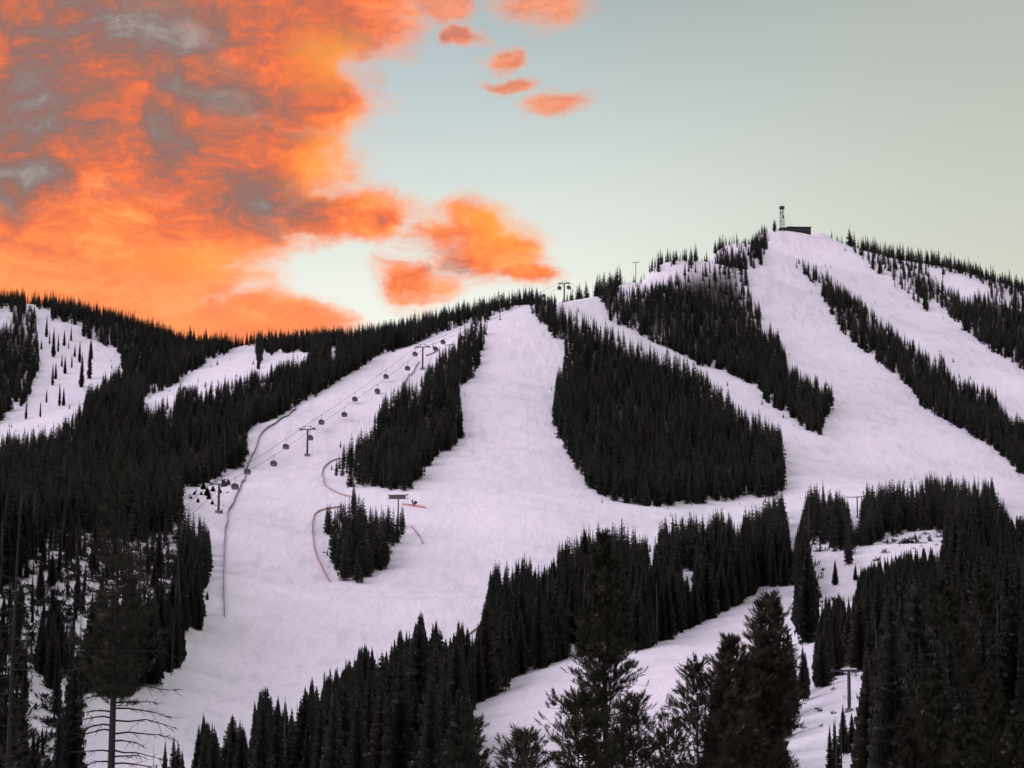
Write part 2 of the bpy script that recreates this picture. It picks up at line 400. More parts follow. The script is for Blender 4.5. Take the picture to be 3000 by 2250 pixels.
SNOW = {
    'main': [(1548, 893), (1500, 905), (1455, 920), (1434, 932), (1430, 974), (1416, 1017), (1405, 1071), (1384, 1107), (1358, 1126), (1347, 1162), (1355, 1216), (1358, 1270), (1344, 1303), (1315, 1321),
             (1279, 1339), (1264, 1364), (1239, 1386), (1222, 1409), (1205, 1440), (1121, 1436), (1054, 1426), (1020, 1433), (993, 1409), (969, 1403), (986, 1335), (1003, 1311), (1017, 1284), (1030, 1300), (1047, 1278),
             (1081, 1261), (1087, 1241), (1098, 1207), (1118, 1176), (1148, 1153), (1189, 1122), (1222, 1122), (1246, 1082), (1276, 1065), (1290, 1031), (1324, 1014), (1341, 981), (1368, 957), (1391, 942), (1412, 934),
             (1405, 937), (1351, 955), (1279, 984), (1206, 1013), (1152, 1031), (1094, 1050), (1080, 1064), (1025, 1097), (989, 1118), (953, 1144), (931, 1162), (895, 1176), (859, 1198), (819, 1223), (776, 1238), (736, 1252),
             (727, 1270), (725, 1324), (711, 1364), (676, 1384), (630, 1405), (590, 1425), (559, 1428), (536, 1431), (533, 1502), (545, 1530), (553, 1513), (570, 1530), (589, 1518), (610, 1554), (623, 1590), (620, 1641), (610, 1702),
             (597, 1718), (594, 1800), (584, 1846), (569, 1861), (548, 1851), (543, 1912), (543, 1943), (518, 1979), (451, 2010), (369, 2041), (277, 2056), (235, 2140), (250, 2260), (400, 2300), (440, 2240), (471, 2184), (492, 2200), (518, 2169), (545, 2230),
             (560, 2200), (569, 2143), (590, 2120), (615, 2107), (640, 2125), (672, 2107), (692, 2140), (702, 2112), (728, 2153), (738, 2117), (754, 2076), (777, 2030), (805, 2066), (841, 2045), (861, 2117), (877, 2045), (918, 2010), (933, 2040),
             (953, 1994), (979, 1984), (1000, 1953), (1035, 1955), (1051, 1922), (1087, 1912), (1105, 1963), (1128, 1928), (1148, 1940), (1169, 1861), (1205, 1892), (1233, 1817), (1255, 1897), (1274, 1817), (1291, 1907), (1317, 1892), (1355, 1835),
             (1373, 1876), (1390, 1860), (1414, 1825), (1419, 1789), (1432, 1702), (1452, 1661), (1470, 1690), (1488, 1656), (1505, 1680), (1519, 1646), (1542, 1646), (1570, 1670), (1606, 1671), (1627, 1646), (1637, 1600), (1668, 1600), (1698, 1590), (1714, 1549), (1735, 1575), (1755, 1545),
             (1790, 1570), (1819, 1522), (1831, 1574), (1852, 1554), (1870, 1590), (1893, 1579), (1903, 1656), (1888, 1728), (1913, 1656), (1919, 1600), (1939, 1543), (1970, 1533), (2021, 1515), (2057, 1535), (2108, 1508), (2134, 1515), (2170, 1555), (2185, 1505), (2216, 1502),
             (2252, 1478), (2290, 1460), (2306, 1513), (2317, 1621), (2328, 1567), (2355, 1491), (2366, 1448), (2398, 1437), (2431, 1437), (2450, 1460), (2474, 1442), (2485, 1486), (2490, 1520), (2520, 1529), (2525, 1502), (2526, 1442), (2561, 1431), (2615, 1431),
             (2653, 1426), (2691, 1426), (2708, 1404), (2746, 1404), (2789, 1404), (2832, 1420), (2908, 1420), (2925, 1469), (2946, 1480), (2968, 1529), (2984, 1513), (3000, 1502), (3100, 1520), (3100, 1450), (3000, 1410), (2963, 1361), (2916, 1322), (2821, 1261),
             (2699, 1193), (2658, 1126), (2550, 1044), (2468, 976), (2428, 909), (2400, 854), (2360, 807), (2326, 787), (2326, 765), (2341, 753), (2363, 765), (2392, 783), (2424, 798), (2450, 820), (2471, 838), (2489, 864), (2518, 874), (2536, 896), (2562, 903),
             (2569, 930), (2591, 955), (2605, 935), (2623, 975), (2652, 986), (2674, 998), (2703, 1028), (2732, 1038), (2764, 1040), (2775, 1076), (2793, 1109), (2833, 1120), (2887, 1131), (2916, 1153), (2957, 1227), (3000, 1234), (3100, 1260), (3100, 1140), (3000, 1087),
             (2960, 1060), (2909, 1031), (2869, 1002), (2837, 977), (2808, 951), (2771, 919), (2735, 880), (2728, 870), (2721, 919), (2685, 890), (2656, 876), (2645, 857), (2616, 839), (2598, 818), (2562, 800), (2540, 781), (2518, 756), (2497, 734), (2479, 713), (2471, 695), (2450, 687),
             (2424, 670), (2337, 660), (2301, 672), (2265, 686), (2251, 695), (2251, 727), (2236, 753), (2233, 785), (2186, 793), (2190, 814), (2207, 868), (2225, 890), (2233, 959), (2254, 957), (2276, 965), (2290, 1012), (2305, 1034), (2312, 1085), (2323, 1070), (2345, 1088),
             (2359, 1102), (2392, 1106), (2403, 1129), (2421, 1125), (2441, 1145), (2448, 1207), (2414, 1227), (2421, 1282), (2373, 1268), (2333, 1234), (2292, 1207), (2244, 1180), (2224, 1139), (2170, 1112), (2116, 1085), (2048, 1071), (1994, 1038), (1899, 997), (1831, 963),
             (1790, 949), (1777, 922), (1763, 882), (1743, 868), (1641, 872), (1628, 886), (1660, 910), (1689, 912), (1707, 931), (1740, 937), (1762, 953), (1791, 959), (1801, 966), (1845, 990), (1899, 1008), (1943, 1026), (1964, 1040), (2000, 1058), (2044, 1074), (2080, 1112),
             (2116, 1150), (2138, 1165), (2170, 1198), (2190, 1215), (2224, 1221), (2251, 1234), (2292, 1261), (2292, 1329), (2305, 1410), (2305, 1440), (2251, 1458), (2170, 1465), (2034, 1478), (1899, 1485), (1804, 1471), (1736, 1444), (1688, 1370), (1641, 1288), (1614, 1220),
             (1627, 1112), (1648, 1058), (1657, 1010), (1627, 990), (1587, 956), (1553, 915)],
    'glade': [(-60, 1300), (0, 1284), (7, 1284), (22, 1267), (47, 1281), (87, 1270), (119, 1267), (152, 1259), (174, 1248), (203, 1227), (224, 1205), (246, 1194), (250, 1162), (260, 1147), (289, 1136), (311, 1104), (329, 1089), (353, 1071), (356, 1050),
              (340, 1024), (300, 1013), (268, 995), (242, 988), (239, 955), (217, 955), (185, 945), (160, 938), (148, 945), (145, 908), (112, 908), (98, 895), (83, 862), (76, 883), (101, 908), (108, 945), (112, 1017), (119, 1064), (108, 1107), (87, 1158), (72, 1183),
              (33, 1212), (14, 1230), (-60, 1262)],
    'gladetop': [(-20, 918), (10, 908), (28, 912), (26, 940), (0, 948), (-20, 940)],
    'clear2': [(420, 1165), (481, 1144), (521, 1122), (535, 1111), (579, 1078), (629, 1050), (662, 1042), (673, 1031), (713, 1017), (734, 1013), (749, 1021), (752, 1060), (764, 1080), (774, 1021), (792, 1050), (798, 1040), (822, 1022), (830, 1036), (906, 1033), (906, 1046),
               (870, 1066), (852, 1060), (800, 1082), (792, 1079), (778, 1089), (763, 1100), (745, 1086), (720, 1100), (698, 1111), (680, 1115), (644, 1126), (615, 1136), (590, 1144), (571, 1136), (535, 1133), (521, 1136), (506, 1176), (485, 1165), (467, 1183),
               (448, 1198), (434, 1191), (423, 1176)],
    'clear3': [(968, 1022), (984, 1015), (988, 1028), (974, 1050), (967, 1048)],
    'low': [(1370, 2107), (1401, 2076), (1442, 2035), (1504, 1989), (1575, 1963), (1637, 1938), (1698, 1922), (1770, 1925), (1847, 1917), (1929, 1887), (2006, 1851), (2062, 1820), (2134, 1794), (2190, 1753), (2241, 1726), (2274, 1719), (2335, 1719), (2325, 1790),
            (2300, 1830), (2209, 1900), (2154, 1965), (2060, 2080), (2010, 2200), (2000, 2300), (1420, 2300), (1400, 2170)],
    'r1': [(2369, 1600), (2426, 1594), (2436, 1610), (2426, 1643), (2404, 1654), (2436, 1654), (2426, 1676), (2382, 1703)],
    'r2': [(2491, 1616), (2529, 1610), (2550, 1600), (2577, 1583), (2621, 1567), (2664, 1559), (2751, 1562), (2773, 1567), (2751, 1610), (2713, 1605), (2675, 1610), (2643, 1616), (2599, 1627), (2561, 1648), (2534, 1654), (2496, 1654)],
    'r3': [(2447, 1638), (2474, 1638), (2470, 1697), (2456, 1700)],
    'r4': [(2388, 1724), (2447, 1722), (2480, 1724), (2507, 1711), (2512, 1719), (2491, 1735), (2447, 1741), (2415, 1751), (2412, 1806), (2398, 1751)],
    'r5': [(2396, 1827), (2360, 1849), (2322, 1887), (2322, 1914), (2360, 1882), (2388, 1871)],
    'r6': [(2458, 1974), (2534, 1968), (2529, 2001), (2501, 2017), (2480, 2040), (2453, 2077), (2426, 2104), (2382, 2153), (2355, 2196), (2328, 2218), (2284, 2213), (2306, 2148), (2360, 2115), (2393, 2077), (2409, 2034), (2442, 2012)],
    'r6b': [(2466, 1960), (2512, 1960), (2508, 2085), (2474, 2085)],
    'r7': [(2832, 2164), (2880, 2150), (2890, 2110), (2905, 2110), (2896, 2155), (2860, 2180)],
    'road': [(103, 2010), (154, 2025), (128, 2117), (72, 2117), (92, 2061)],
    'top1': [(1812, 838), (1863, 808), (1935, 796), (1993, 768), (2011, 765), (1993, 798), (1964, 812), (1932, 830), (1870, 837), (1830, 846)],
    'top2': [(2044, 756), (2091, 740), (2093, 765), (2047, 771)],
    'ridge1': [(2770, 805), (2800, 803), (2830, 815), (2890, 838), (2885, 852), (2840, 866), (2790, 845), (2765, 828)],
    'ridge2': [(2715, 785), (2750, 790), (2755, 808), (2730, 808)],
    'mid1': [(1980, 1690), (2030, 1670), (2040, 1700), (2015, 1720)],
    'mid2': [(1650, 1870), (1690, 1835), (1700, 1870), (1660, 1885)],
}
SPARSE = [([(-40, 1790), (60, 1650), (150, 1570), (260, 1560), (400, 1590), (520, 1540), (530, 1800), (400, 1850), (300, 1950), (230, 2100), (220, 2800), (-40, 2800)], 0.42),
          ([(2497, 700), (2560, 725), (2740, 775), (2890, 815), (3020, 860), (3020, 925), (2900, 880), (2800, 850), (2740, 800), (2660, 800), (2700, 900), (2600, 820), (2530, 780)], 0.6),
          ([(2010, 760), (2100, 760), (2190, 790), (2190, 850), (2130, 880), (2060, 850), (2000, 810)], 0.9),
          ([(1810, 980), (1900, 1010), (2060, 1075), (2060, 1110), (1960, 1080), (1800, 1010)], 0.45),
          ([(1380, 930), (1436, 930), (1425, 985), (1335, 1010), (1345, 985)], 0.45),
          ([(970, 1390), (1000, 1310), (1050, 1290), (1060, 1420), (1000, 1420)], 0.55),
          ([(2360, 1560), (2480, 1560), (2540, 1660), (2380, 1740)], 0.55),
          ([(2540, 1700), (3050, 1660), (3200, 2000), (3200, 2800), (2400, 2800), (2540, 2000)], 0.7),
          ([(-20, 1300), (-20, 900), (60, 900), (100, 1000), (60, 1190)], 0.85)]
GX0, GX1, GY0, GY1, GS = -700, 3700, 400, 2700, 2
GW, GH = (GX1 - GX0) // GS, (GY1 - GY0) // GS


def fill(mask, poly, val):
    p = np.array(poly, float)
    x0, y0 = p[:, 0], p[:, 1]
    x1, y1 = np.roll(x0, -1), np.roll(y0, -1)
    a, b = max(0, int((y0.min() - GY0) / GS)), min(GH, int((y0.max() - GY0) / GS) + 2)
    for r in range(a, b):
        y = GY0 + (r + 0.5) * GS
        m = ((y0 <= y) & (y1 > y)) | ((y1 <= y) & (y0 > y))
        if not m.any():
            continue
        xs = np.sort(x0[m] + (y - y0[m]) / (y1[m] - y0[m]) * (x1[m] - x0[m]))
        for k in range(0, len(xs) - 1, 2):
            i, j = int((xs[k] - GX0) / GS + 0.5), int((xs[k + 1] - GX0) / GS + 0.5)
            mask[r, max(0, i):max(0, min(GW, j))] = val


snow = np.zeros((GH, GW), np.uint8)
for k, p in SNOW.items():
    fill(snow, p, 1)
# islands of trees inside the main piste polygon
ISLAND = [(948, 1538), (958, 1497), (984, 1502), (1005, 1477), (1030, 1470), (1038, 1436), (1046, 1470), (1061, 1477), (1097, 1497), (1122, 1507), (1143, 1497), (1160, 1515), (1184, 1492), (1197, 1548), (1184, 1584), (1148, 1610), (1138, 1656), (1092, 1692), (1066, 1712), (1020, 1707),
          (984, 1687), (974, 1646), (958, 1579)]
fill(snow, ISLAND, 0)
skym = np.zeros((GH, GW), np.uint8)
fill(skym, SKYLINE + [(3600, 300), (-600, 300)], 1)
dens = np.ones((GH, GW), np.float32)
for p, v in SPARSE:
    fill(dens, p, v)


def look(grid, px, py, default):
    i = ((py - GY0) / GS).astype(int)
    j = ((px - GX0) / GS).astype(int)
    ok = (i >= 0) & (i < GH) & (j >= 0) & (j < GW)
    return np.where(ok, grid[np.clip(i, 0, GH - 1), np.clip(j, 0, GW - 1)], default)


def boxblur(a, n, it=2):
    a = a.astype(np.float32)
    for _ in range(it):
        for ax in (0, 1):
            c = np.cumsum(a, axis=ax)
            c = np.concatenate([np.zeros_like(np.take(c, [0], ax)), c], ax)
            N = a.shape[ax]
            lo = np.clip(np.arange(N) - n, 0, N)
            hi = np.clip(np.arange(N) + n + 1, 0, N)
            a = (np.take(c, hi, ax) - np.take(c, lo, ax)) / (2 * n + 1)
    return a


snow_soft = boxblur(snow, 14)

# ------------------------------------------------------------------ materials
def material(name):
    m = bpy.data.materials.new(name)
    m.use_nodes = True
    E.nt = m.node_tree
    b = m.node_tree.nodes['Principled BSDF']
    return m, b


def plain(name, col, rough=0.7, metal=0.0, vary=0.15, scale=3.0):
    m, b = material(name)
    nt = m.node_tree
    tc = nt.nodes.new('ShaderNodeTexCoord')
    n = noise(tc.outputs['Object'], scale, 4, 0.6)
    c = mixc(n, tuple(v * (1 - vary) for v in col[:3]) + (1,), tuple(min(1, v * (1 + vary)) for v in col[:3]) + (1,))
    nt.links.new(c, b.inputs['Base Color'])
    b.inputs['Roughness'].default_value = rough
    b.inputs['Metallic'].default_value = metal
    return m


def snow_material():
    m, b = material('piste_snow')
    nt = m.node_tree
    geo = nt.nodes.new('ShaderNodeNewGeometry')
    pos = geo.outputs['Position']
    at = nt.nodes.new('ShaderNodeAttribute')
    at.attribute_name = 'floor'
    floor = E(at.outputs['Fac'])
    at2 = nt.nodes.new('ShaderNodeAttribute')
    at2.attribute_name = 'edge'
    edge = E(at2.outputs['Fac'])
    # skiers and groomers draw everything out along the fall line
    vm = nt.nodes.new('ShaderNodeVectorMath')
    vm.operation = 'MULTIPLY'
    nt.links.new(pos, vm.inputs[0])
    vm.inputs[1].default_value = (1.0, 0.24, 0.24)
    run = vm.outputs[0]
    groom = noise(run, 0.02, 4, 0.6)
    mott = noise(run, 0.45, 5, 0.68)
    mott2 = noise(run, 0.11, 5, 0.62, 0.6)
    fine = noise(run, 1.5, 3, 0.65)
    # groomed snow is packed and a little dull; powder near the trees is whiter and bluer
    c = mixc(groom, (0.86, 0.83, 0.88, 1), (0.90, 0.845, 0.90, 1))
    powder = (edge + (mott2 - 0.5) * 0.9).step(0.25, 0.8)
    c = mixc(powder * 0.6, c, (0.88, 0.90, 0.94, 1))
    # scraped, icy patches and worn tracks
    worn = (mott2.step(0.52, 0.72) * 0.5 + mott.step(0.5, 0.75) * 0.5)
    c = mixc(worn * 0.5, c, (0.60, 0.56, 0.63, 1))
    c = mixc(fine.step(0.45, 0.72) * 0.26, c, (0.60, 0.55, 0.61, 1))
    tv = nt.nodes.new('ShaderNodeVectorMath')
    tv.operation = 'MULTIPLY'
    nt.links.new(pos, tv.inputs[0])
    tv.inputs[1].default_value = (1.0, 0.05, 0.05)
    trk = noise(tv.outputs[0], 0.35, 4, 0.6, 1.2)
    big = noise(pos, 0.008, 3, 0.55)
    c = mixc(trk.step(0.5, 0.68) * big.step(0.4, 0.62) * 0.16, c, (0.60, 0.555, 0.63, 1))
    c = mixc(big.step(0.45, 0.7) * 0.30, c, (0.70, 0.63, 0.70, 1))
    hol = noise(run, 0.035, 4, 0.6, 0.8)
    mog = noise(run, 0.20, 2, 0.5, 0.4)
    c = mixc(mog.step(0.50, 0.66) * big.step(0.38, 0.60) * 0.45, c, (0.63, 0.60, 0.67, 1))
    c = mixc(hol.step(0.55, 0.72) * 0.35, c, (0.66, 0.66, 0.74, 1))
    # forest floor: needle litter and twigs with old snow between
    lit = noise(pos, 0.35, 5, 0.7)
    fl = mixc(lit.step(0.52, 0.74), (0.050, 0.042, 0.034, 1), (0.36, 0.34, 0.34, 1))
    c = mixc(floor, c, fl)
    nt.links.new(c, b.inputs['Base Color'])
    b.inputs['Roughness'].default_value = 0.85
    b.inputs['Specular IOR Level'].default_value = 0.25
    bump = nt.nodes.new('ShaderNodeBump')
    hgt = mott * 1.0 + fine * 0.35 + mott2 * 2.2 + mog * 1.6
    nt.links.new(hgt.v, bump.inputs['Height'])
    bump.inputs['Strength'].default_value = 0.30
    bump.inputs['Distance'].default_value = 0.9
    nt.links.new(bump.outputs[0], b.inputs['Normal'])
    return m


def needle_material(name, a, c, rough=0.75, crumb_scale=22.0):
    m, b = material(name)
    nt = m.node_tree
    oi = nt.nodes.new('ShaderNodeObjectInfo')
    rv = E(oi.outputs['Random'])
    tc = nt.nodes.new('ShaderNodeTexCoord')
    n = noise(tc.outputs['Object'], 5.0, 3, 0.6)
    col = mixc((rv * 0.7 + n * 0.3), a, c)
    brown = (rv - 0.82).step(0.0, 0.06)
    col = mixc(brown * 0.55, col, (0.046, 0.034, 0.026, 1))
    # crumbs of old snow and lichen caught in the boughs
    crumb = noise(tc.outputs['Object'], crumb_scale, 2, 0.5)
    col = mixc(crumb.step(0.63, 0.72) * 0.6, col, (0.20, 0.19, 0.185, 1))
    nt.links.new(col, b.inputs['Base Color'])
    b.inputs['Roughness'].default_value = rough
    b.inputs['Specular IOR Level'].default_value = 0.1
    return m


M = {
    'snow': snow_material(),
    'spruce': needle_material('spruce_needles', (0.015, 0.0165, 0.0145, 1), (0.044, 0.046, 0.038, 1)),
    'pine': needle_material('pine_needles', (0.021, 0.022, 0.012, 1), (0.042, 0.041, 0.023, 1), crumb_scale=1.6),
    'drypine': needle_material('dry_pine_needles', (0.024, 0.018, 0.013, 1), (0.042, 0.031, 0.023, 1), crumb_scale=1.6),
    'bark': plain('bark', (0.010, 0.0082, 0.0072), 0.9, vary=0.4, scale=8),
    'deadwood': plain('dead_wood', (0.05, 0.044, 0.040), 0.9, vary=0.35, scale=8),
    'steel': plain('galvanised_steel', (0.055, 0.048, 0.056), 0.7),
    'dark_steel': plain('dark_steel', (0.032, 0.028, 0.033), 0.7),
    'rubber': plain('rubber', (0.03, 0.03, 0.03), 0.8),
    'cabin': plain('cabin_paint', (0.065, 0.05, 0.065), 0.5),
    'cabin_low': plain('cabin_skirt', (0.10, 0.08, 0.085), 0.5),
    'concrete': plain('concrete', (0.16, 0.15, 0.16), 0.9),
    'orange_net': plain('orange_net', (0.50, 0.27, 0.24), 0.85, vary=0.2, scale=0.4),
    'tan_net': plain('tan_net', (0.42, 0.33, 0.31), 0.85, vary=0.2, scale=0.4),
    'blue_net': plain('dark_blue_net', (0.16, 0.155, 0.19), 0.85, vary=0.2, scale=0.4),
    'wood': plain('weathered_wood', (0.12, 0.09, 0.07), 0.9, vary=0.3),
    'wall_dark': plain('dark_timber_wall', (0.020, 0.017, 0.017), 0.9, vary=0.3),
    'roof': plain('dark_roof', (0.04, 0.042, 0.052), 0.8),
    'cap_snow': plain('cap_snow', (0.82, 0.80, 0.84), 0.9, vary=0.03),
    'grille': plain('expanded_metal_grille', (0.11, 0.10, 0.10), 0.8),
}
_gm, _gb = material('window_glass')
_gb.inputs['Base Color'].default_value = (0.03, 0.035, 0.045, 1)
_gb.inputs['Roughness'].default_value = 0.12
M['glass'] = _gm


# ------------------------------------------------------------------ mesh helpers
class MB:
    """collects simple shapes and links them as one mesh object"""

    def __init__(s):
        s.v, s.f, s.mi = [], [], []

    def quadbox(s, c, size, rot=0.0, taper=1.0):
        cx, cy, cz = c
        sx, sy, sz = (a / 2 for a in size)
        i = len(s.v)
        cr, sr = math.cos(rot), math.sin(rot)
        for zz, t in ((-sz, 1.0), (sz, taper)):
            for xx, yy in ((-sx, -sy), (sx, -sy), (sx, sy), (-sx, sy)):
                xx *= t
                yy *= t
                s.v.append((cx + xx * cr - yy * sr, cy + xx * sr + yy * cr, cz + zz))
        for f in ((0, 3, 2, 1), (4, 5, 6, 7), (0, 1, 5, 4), (1, 2, 6, 5), (2, 3, 7, 6), (3, 0, 4, 7)):
            s.f.append(tuple(i + k for k in f))
        return s

    def tube(s, pts, rad, n=6, cap=True):
        pts = [np.array(p, float) for p in pts]
        rad = rad if hasattr(rad, '__len__') else [rad] * len(pts)
        i0 = len(s.v)
        for k, p in enumerate(pts):
            t = pts[min(k + 1, len(pts) - 1)] - pts[max(k - 1, 0)]
            t = t / (np.linalg.norm(t) + 1e-9)
            a = np.cross(t, (0, 0, 1.0) if abs(t[2]) < 0.9 else (1.0, 0, 0))
            a /= np.linalg.norm(a)
            b = np.cross(t, a)
            for j in range(n):
                q = p + (a * math.cos(math.tau * j / n) + b * math.sin(math.tau * j / n)) * rad[k]
                s.v.append(tuple(q))
        for k in range(len(pts) - 1):
            for j in range(n):
                a_, b_ = i0 + k * n + j, i0 + k * n + (j + 1) % n
                s.f.append((a_, b_, b_ + n, a_ + n))
        if cap:
            s.f.append(tuple(i0 + j for j in reversed(range(n))))
            s.f.append(tuple(i0 + (len(pts) - 1) * n + j for j in range(n)))
        return s

    def prism(s, outline, y0, y1):
        """an outline in x, z swept along y"""
        i = len(s.v)
        n = len(outline)
        for y in (y0, y1):
            for x, z in outline:
                s.v.append((x, y, z))
        s.f.append(tuple(range(i, i + n)))
        s.f.append(tuple(reversed(range(i + n, i + 2 * n))))
        for k in range(n):
            a, b = i + k, i + (k + 1) % n
            s.f.append((b, a, a + n, b + n))
        return s

    def mesh(s, name):
        me = bpy.data.meshes.new(name)
        me.from_pydata(s.v, [], s.f)
        me.update()
        return me

    def build(s, name, mat, parent=None, smooth=False):
        o = bpy.data.objects.new(name, s.mesh(name))
        o.data.materials.append(mat)
        COL.objects.link(o)
        if smooth:
            o.data.polygons.foreach_set('use_smooth', [True] * len(o.data.polygons))
        if parent:
            o.parent = parent
        return o


def np_mesh(name, V, Fc, mat=None, smooth=False):
    me = bpy.data.meshes.new(name)
    V = np.asarray(V, np.float32)
    Fc = np.asarray(Fc, np.int32)
    k = Fc.shape[1]
    me.vertices.add(len(V))
    me.vertices.foreach_set('co', V.ravel())
    me.loops.add(Fc.size)
    me.loops.foreach_set('vertex_index', Fc.ravel())
    me.polygons.add(len(Fc))
    me.polygons.foreach_set('loop_start', np.arange(0, Fc.size, k, dtype=np.int32))
    me.polygons.foreach_set('loop_total', np.full(len(Fc), k, np.int32))
    if smooth:
        me.polygons.foreach_set('use_smooth', np.ones(len(Fc), bool))
    me.update(calc_edges=True)
    me.validate()
    if mat:
        me.materials.append(mat)
    return me


def empty(name, loc, rz=0.0):
    o = bpy.data.objects.new(name, None)
    o.location = tuple(float(v) for v in loc)
    o.rotation_euler = (0, 0, rz)
    o.empty_display_size = 0.5
    COL.objects.link(o)
    return o


def tag(o, label=None, cat=None, group=None, kind=None):
    if label:
        o['label'] = label
    if cat:
        o['category'] = cat
    if group:
        o['group'] = group
    if kind:
        o['kind'] = kind
    return o


def child(name, me, parent):
    o = bpy.data.objects.new(name, me)
    COL.objects.link(o)
    o.parent = parent
    return o


# ------------------------------------------------------------------ the ground: one sheet of snow
def build_ground():
    a_in = np.linspace(-math.radians(14.5), math.radians(14.5), 540)
    a_out = np.linspace(math.radians(14.5), math.tau - math.radians(14.5), 90)[1:-1]
    ang = np.concatenate([a_in, a_out])
    rad = [2.0, 8, 16, 26, 38, 50]
    while rad[-1] < 2350:
        rad.append(rad[-1] + max(1.4, 0.0040 * rad[-1]))
    while rad[-1] < 12000:
        rad.append(rad[-1] * 1.12)
    rad = np.array(rad)
    Rr, Aa = np.meshgrid(rad, ang, indexing='ij')
    X, Y = Rr * np.sin(Aa), Rr * np.cos(Aa)
    Z = height(X, Y)
    nr, na = X.shape
    idx = np.arange(nr * na).reshape(nr, na)
    a = idx[:-1]
    b = np.roll(idx, -1, axis=1)[:-1]
    c = np.roll(idx, -1, axis=1)[1:]
    d = idx[1:]
    Fc = np.stack([a, d, c, b], -1).reshape(-1, 4)
    V = np.stack([X, Y, Z], -1).reshape(-1, 3)
    me = np_mesh('snow_ground', V, Fc, M['snow'], smooth=True)
    px, py, dd = project(V)
    front = (dd > 50)
    s = look(snow, px, py, 0)
    s = np.where(front & (dd < 2300), s, 1)
    ss = look(snow_soft, px, py, 0.0)
    s = np.where((dd < 600) & ((px < 1450) | ((px > 2250) & (px < 2560))), 1, s)
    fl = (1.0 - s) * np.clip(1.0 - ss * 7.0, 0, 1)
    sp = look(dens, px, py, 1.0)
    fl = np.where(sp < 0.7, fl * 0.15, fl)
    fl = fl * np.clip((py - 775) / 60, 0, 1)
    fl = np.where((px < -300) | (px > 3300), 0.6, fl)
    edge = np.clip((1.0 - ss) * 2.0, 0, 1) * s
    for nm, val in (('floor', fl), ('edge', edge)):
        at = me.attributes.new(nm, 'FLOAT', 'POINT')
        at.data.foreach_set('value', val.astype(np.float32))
    o = bpy.data.objects.new('snow_ground', me)
    COL.objects.link(o)
    tag(o, 'lilac white snow slopes of the ski mountain', kind='structure')
    return o


build_ground()

# ------------------------------------------------------------------ conifers
def spruce_arrays(seed, whorls=30, per=8, R=0.135, bare=0.05, ragged=0.35, droop=0.35, top_pow=0.85, nseg=3):
    """crown of a spruce one metre tall: sprays of needles on drooping branches"""
    r = np.random.default_rng(seed)
    V, T = [], []

    def tri(*p):
        i = len(V)
        V.extend(p)
        T.append((i, i + 1, i + 2))
    for w in range(whorls):
        t = bare + (1 - bare) * (w / (whorls - 0.3))
        prof = ((1 - t) ** top_pow) * (1.0 if t > bare + 0.07 else 0.72) + 0.012
        nb = max(3, int(per * (0.55 + 0.6 * prof)))
        a0 = r.uniform(0, math.tau)
        for k in range(nb):
            if r.random() < 0.06:
                continue
            a = a0 + math.tau * k / nb + r.normal(0, 0.25)
            L = R * prof * r.uniform(1 - ragged, 1 + ragged * 0.8)
            z0 = t + r.normal(0, 0.35 / whorls)
            dirv = np.array([math.cos(a), math.sin(a), 0])
            side = np.array([-math.sin(a), math.cos(a), 0])
            dr = droop * (1.15 - t) + r.normal(0, 0.10)
            side = side * math.cos(0.4) + np.array([0, 0, 1]) * r.normal(0, 0.35)
            pts = []
            for s in np.linspace(0.06, 1.0, nseg + 1):
                pts.append(dirv * L * s + np.array([0, 0, z0 - dr * L * s + 0.22 * L * s * s]))
            wd = L * r.uniform(0.30, 0.46) * (1.0 if nseg < 5 else 0.62) + 0.004
            hang = np.array([0, 0, -0.010 - 0.12 * L])
            for q in range(nseg):
                ww = wd * (1.05 - 0.55 * q / nseg) * r.uniform(0.75, 1.2)
                p, n = pts[q], pts[q + 1]
                tri(p, n, p + side * ww + (n - p) * 0.75 + hang * r.uniform(0.3, 1.2))
                tri(p, n, p - side * ww + (n - p) * 0.75 + hang * r.uniform(0.3, 1.2))
                tri(p, n, (p + n) / 2 + hang * r.uniform(1.4, 2.6))
    # leader
    for k in range(5):
        a = k * 2.2
        tri(np.array([0.004 * math.cos(a), 0.004 * math.sin(a), 0.95]), np.array([-0.004 * math.cos(a), -0.004 * math.sin(a), 0.95]), np.array([0, 0, 1.02]))
    return np.array(V), np.array(T)


def trunk_mb(r0=0.011, n=6, top=0.97):
    return MB().tube([(0, 0, -0.06), (0, 0, 0.0), (0.002, 0.001, 0.4), (0, 0, top)], [r0 * 1.15, r0, r0 * 0.62, r0 * 0.08], n)


SPR = []
KINDS = (dict(R=0.135), dict(R=0.15, ragged=0.45), dict(R=0.115), dict(R=0.165, top_pow=0.75),
         dict(R=0.095, ragged=0.5), dict(R=0.14, droop=0.5, bare=0.1), dict(R=0.075, ragged=0.55, top_pow=0.6))
# the first seven are full trees, the next seven simpler ones of the same kinds for the far slopes
for i, kw in enumerate([dict(k, whorls=58, per=12, nseg=6) for k in KINDS] + [dict(k, whorls=24, per=7) for k in KINDS]):
    V, T = spruce_arrays(100 + i, **kw)
    crown = np_mesh('spruce_crown', V, T, M['spruce'])
    trunk = trunk_mb().mesh('spruce_trunk')
    trunk.materials.append(M['bark'])
    tv = np.array([v.co for v in trunk.vertices])
    tf = []
    for p in trunk.polygons:
        vs = list(p.vertices)
        for q in range(1, len(vs) - 1):
            tf.append((vs[0], vs[q], vs[q + 1]))
    full = np_mesh('spruce_whole', np.concatenate([V, tv]), np.concatenate([T, np.array(tf) + len(V)]), M['spruce'])
    full.materials.append(M['bark'])
    mi = np.zeros(len(T) + len(tf), np.int32)
    mi[len(T):] = 1
    full.polygons.foreach_set('material_index', mi)
    SPR.append((crown, trunk, full))


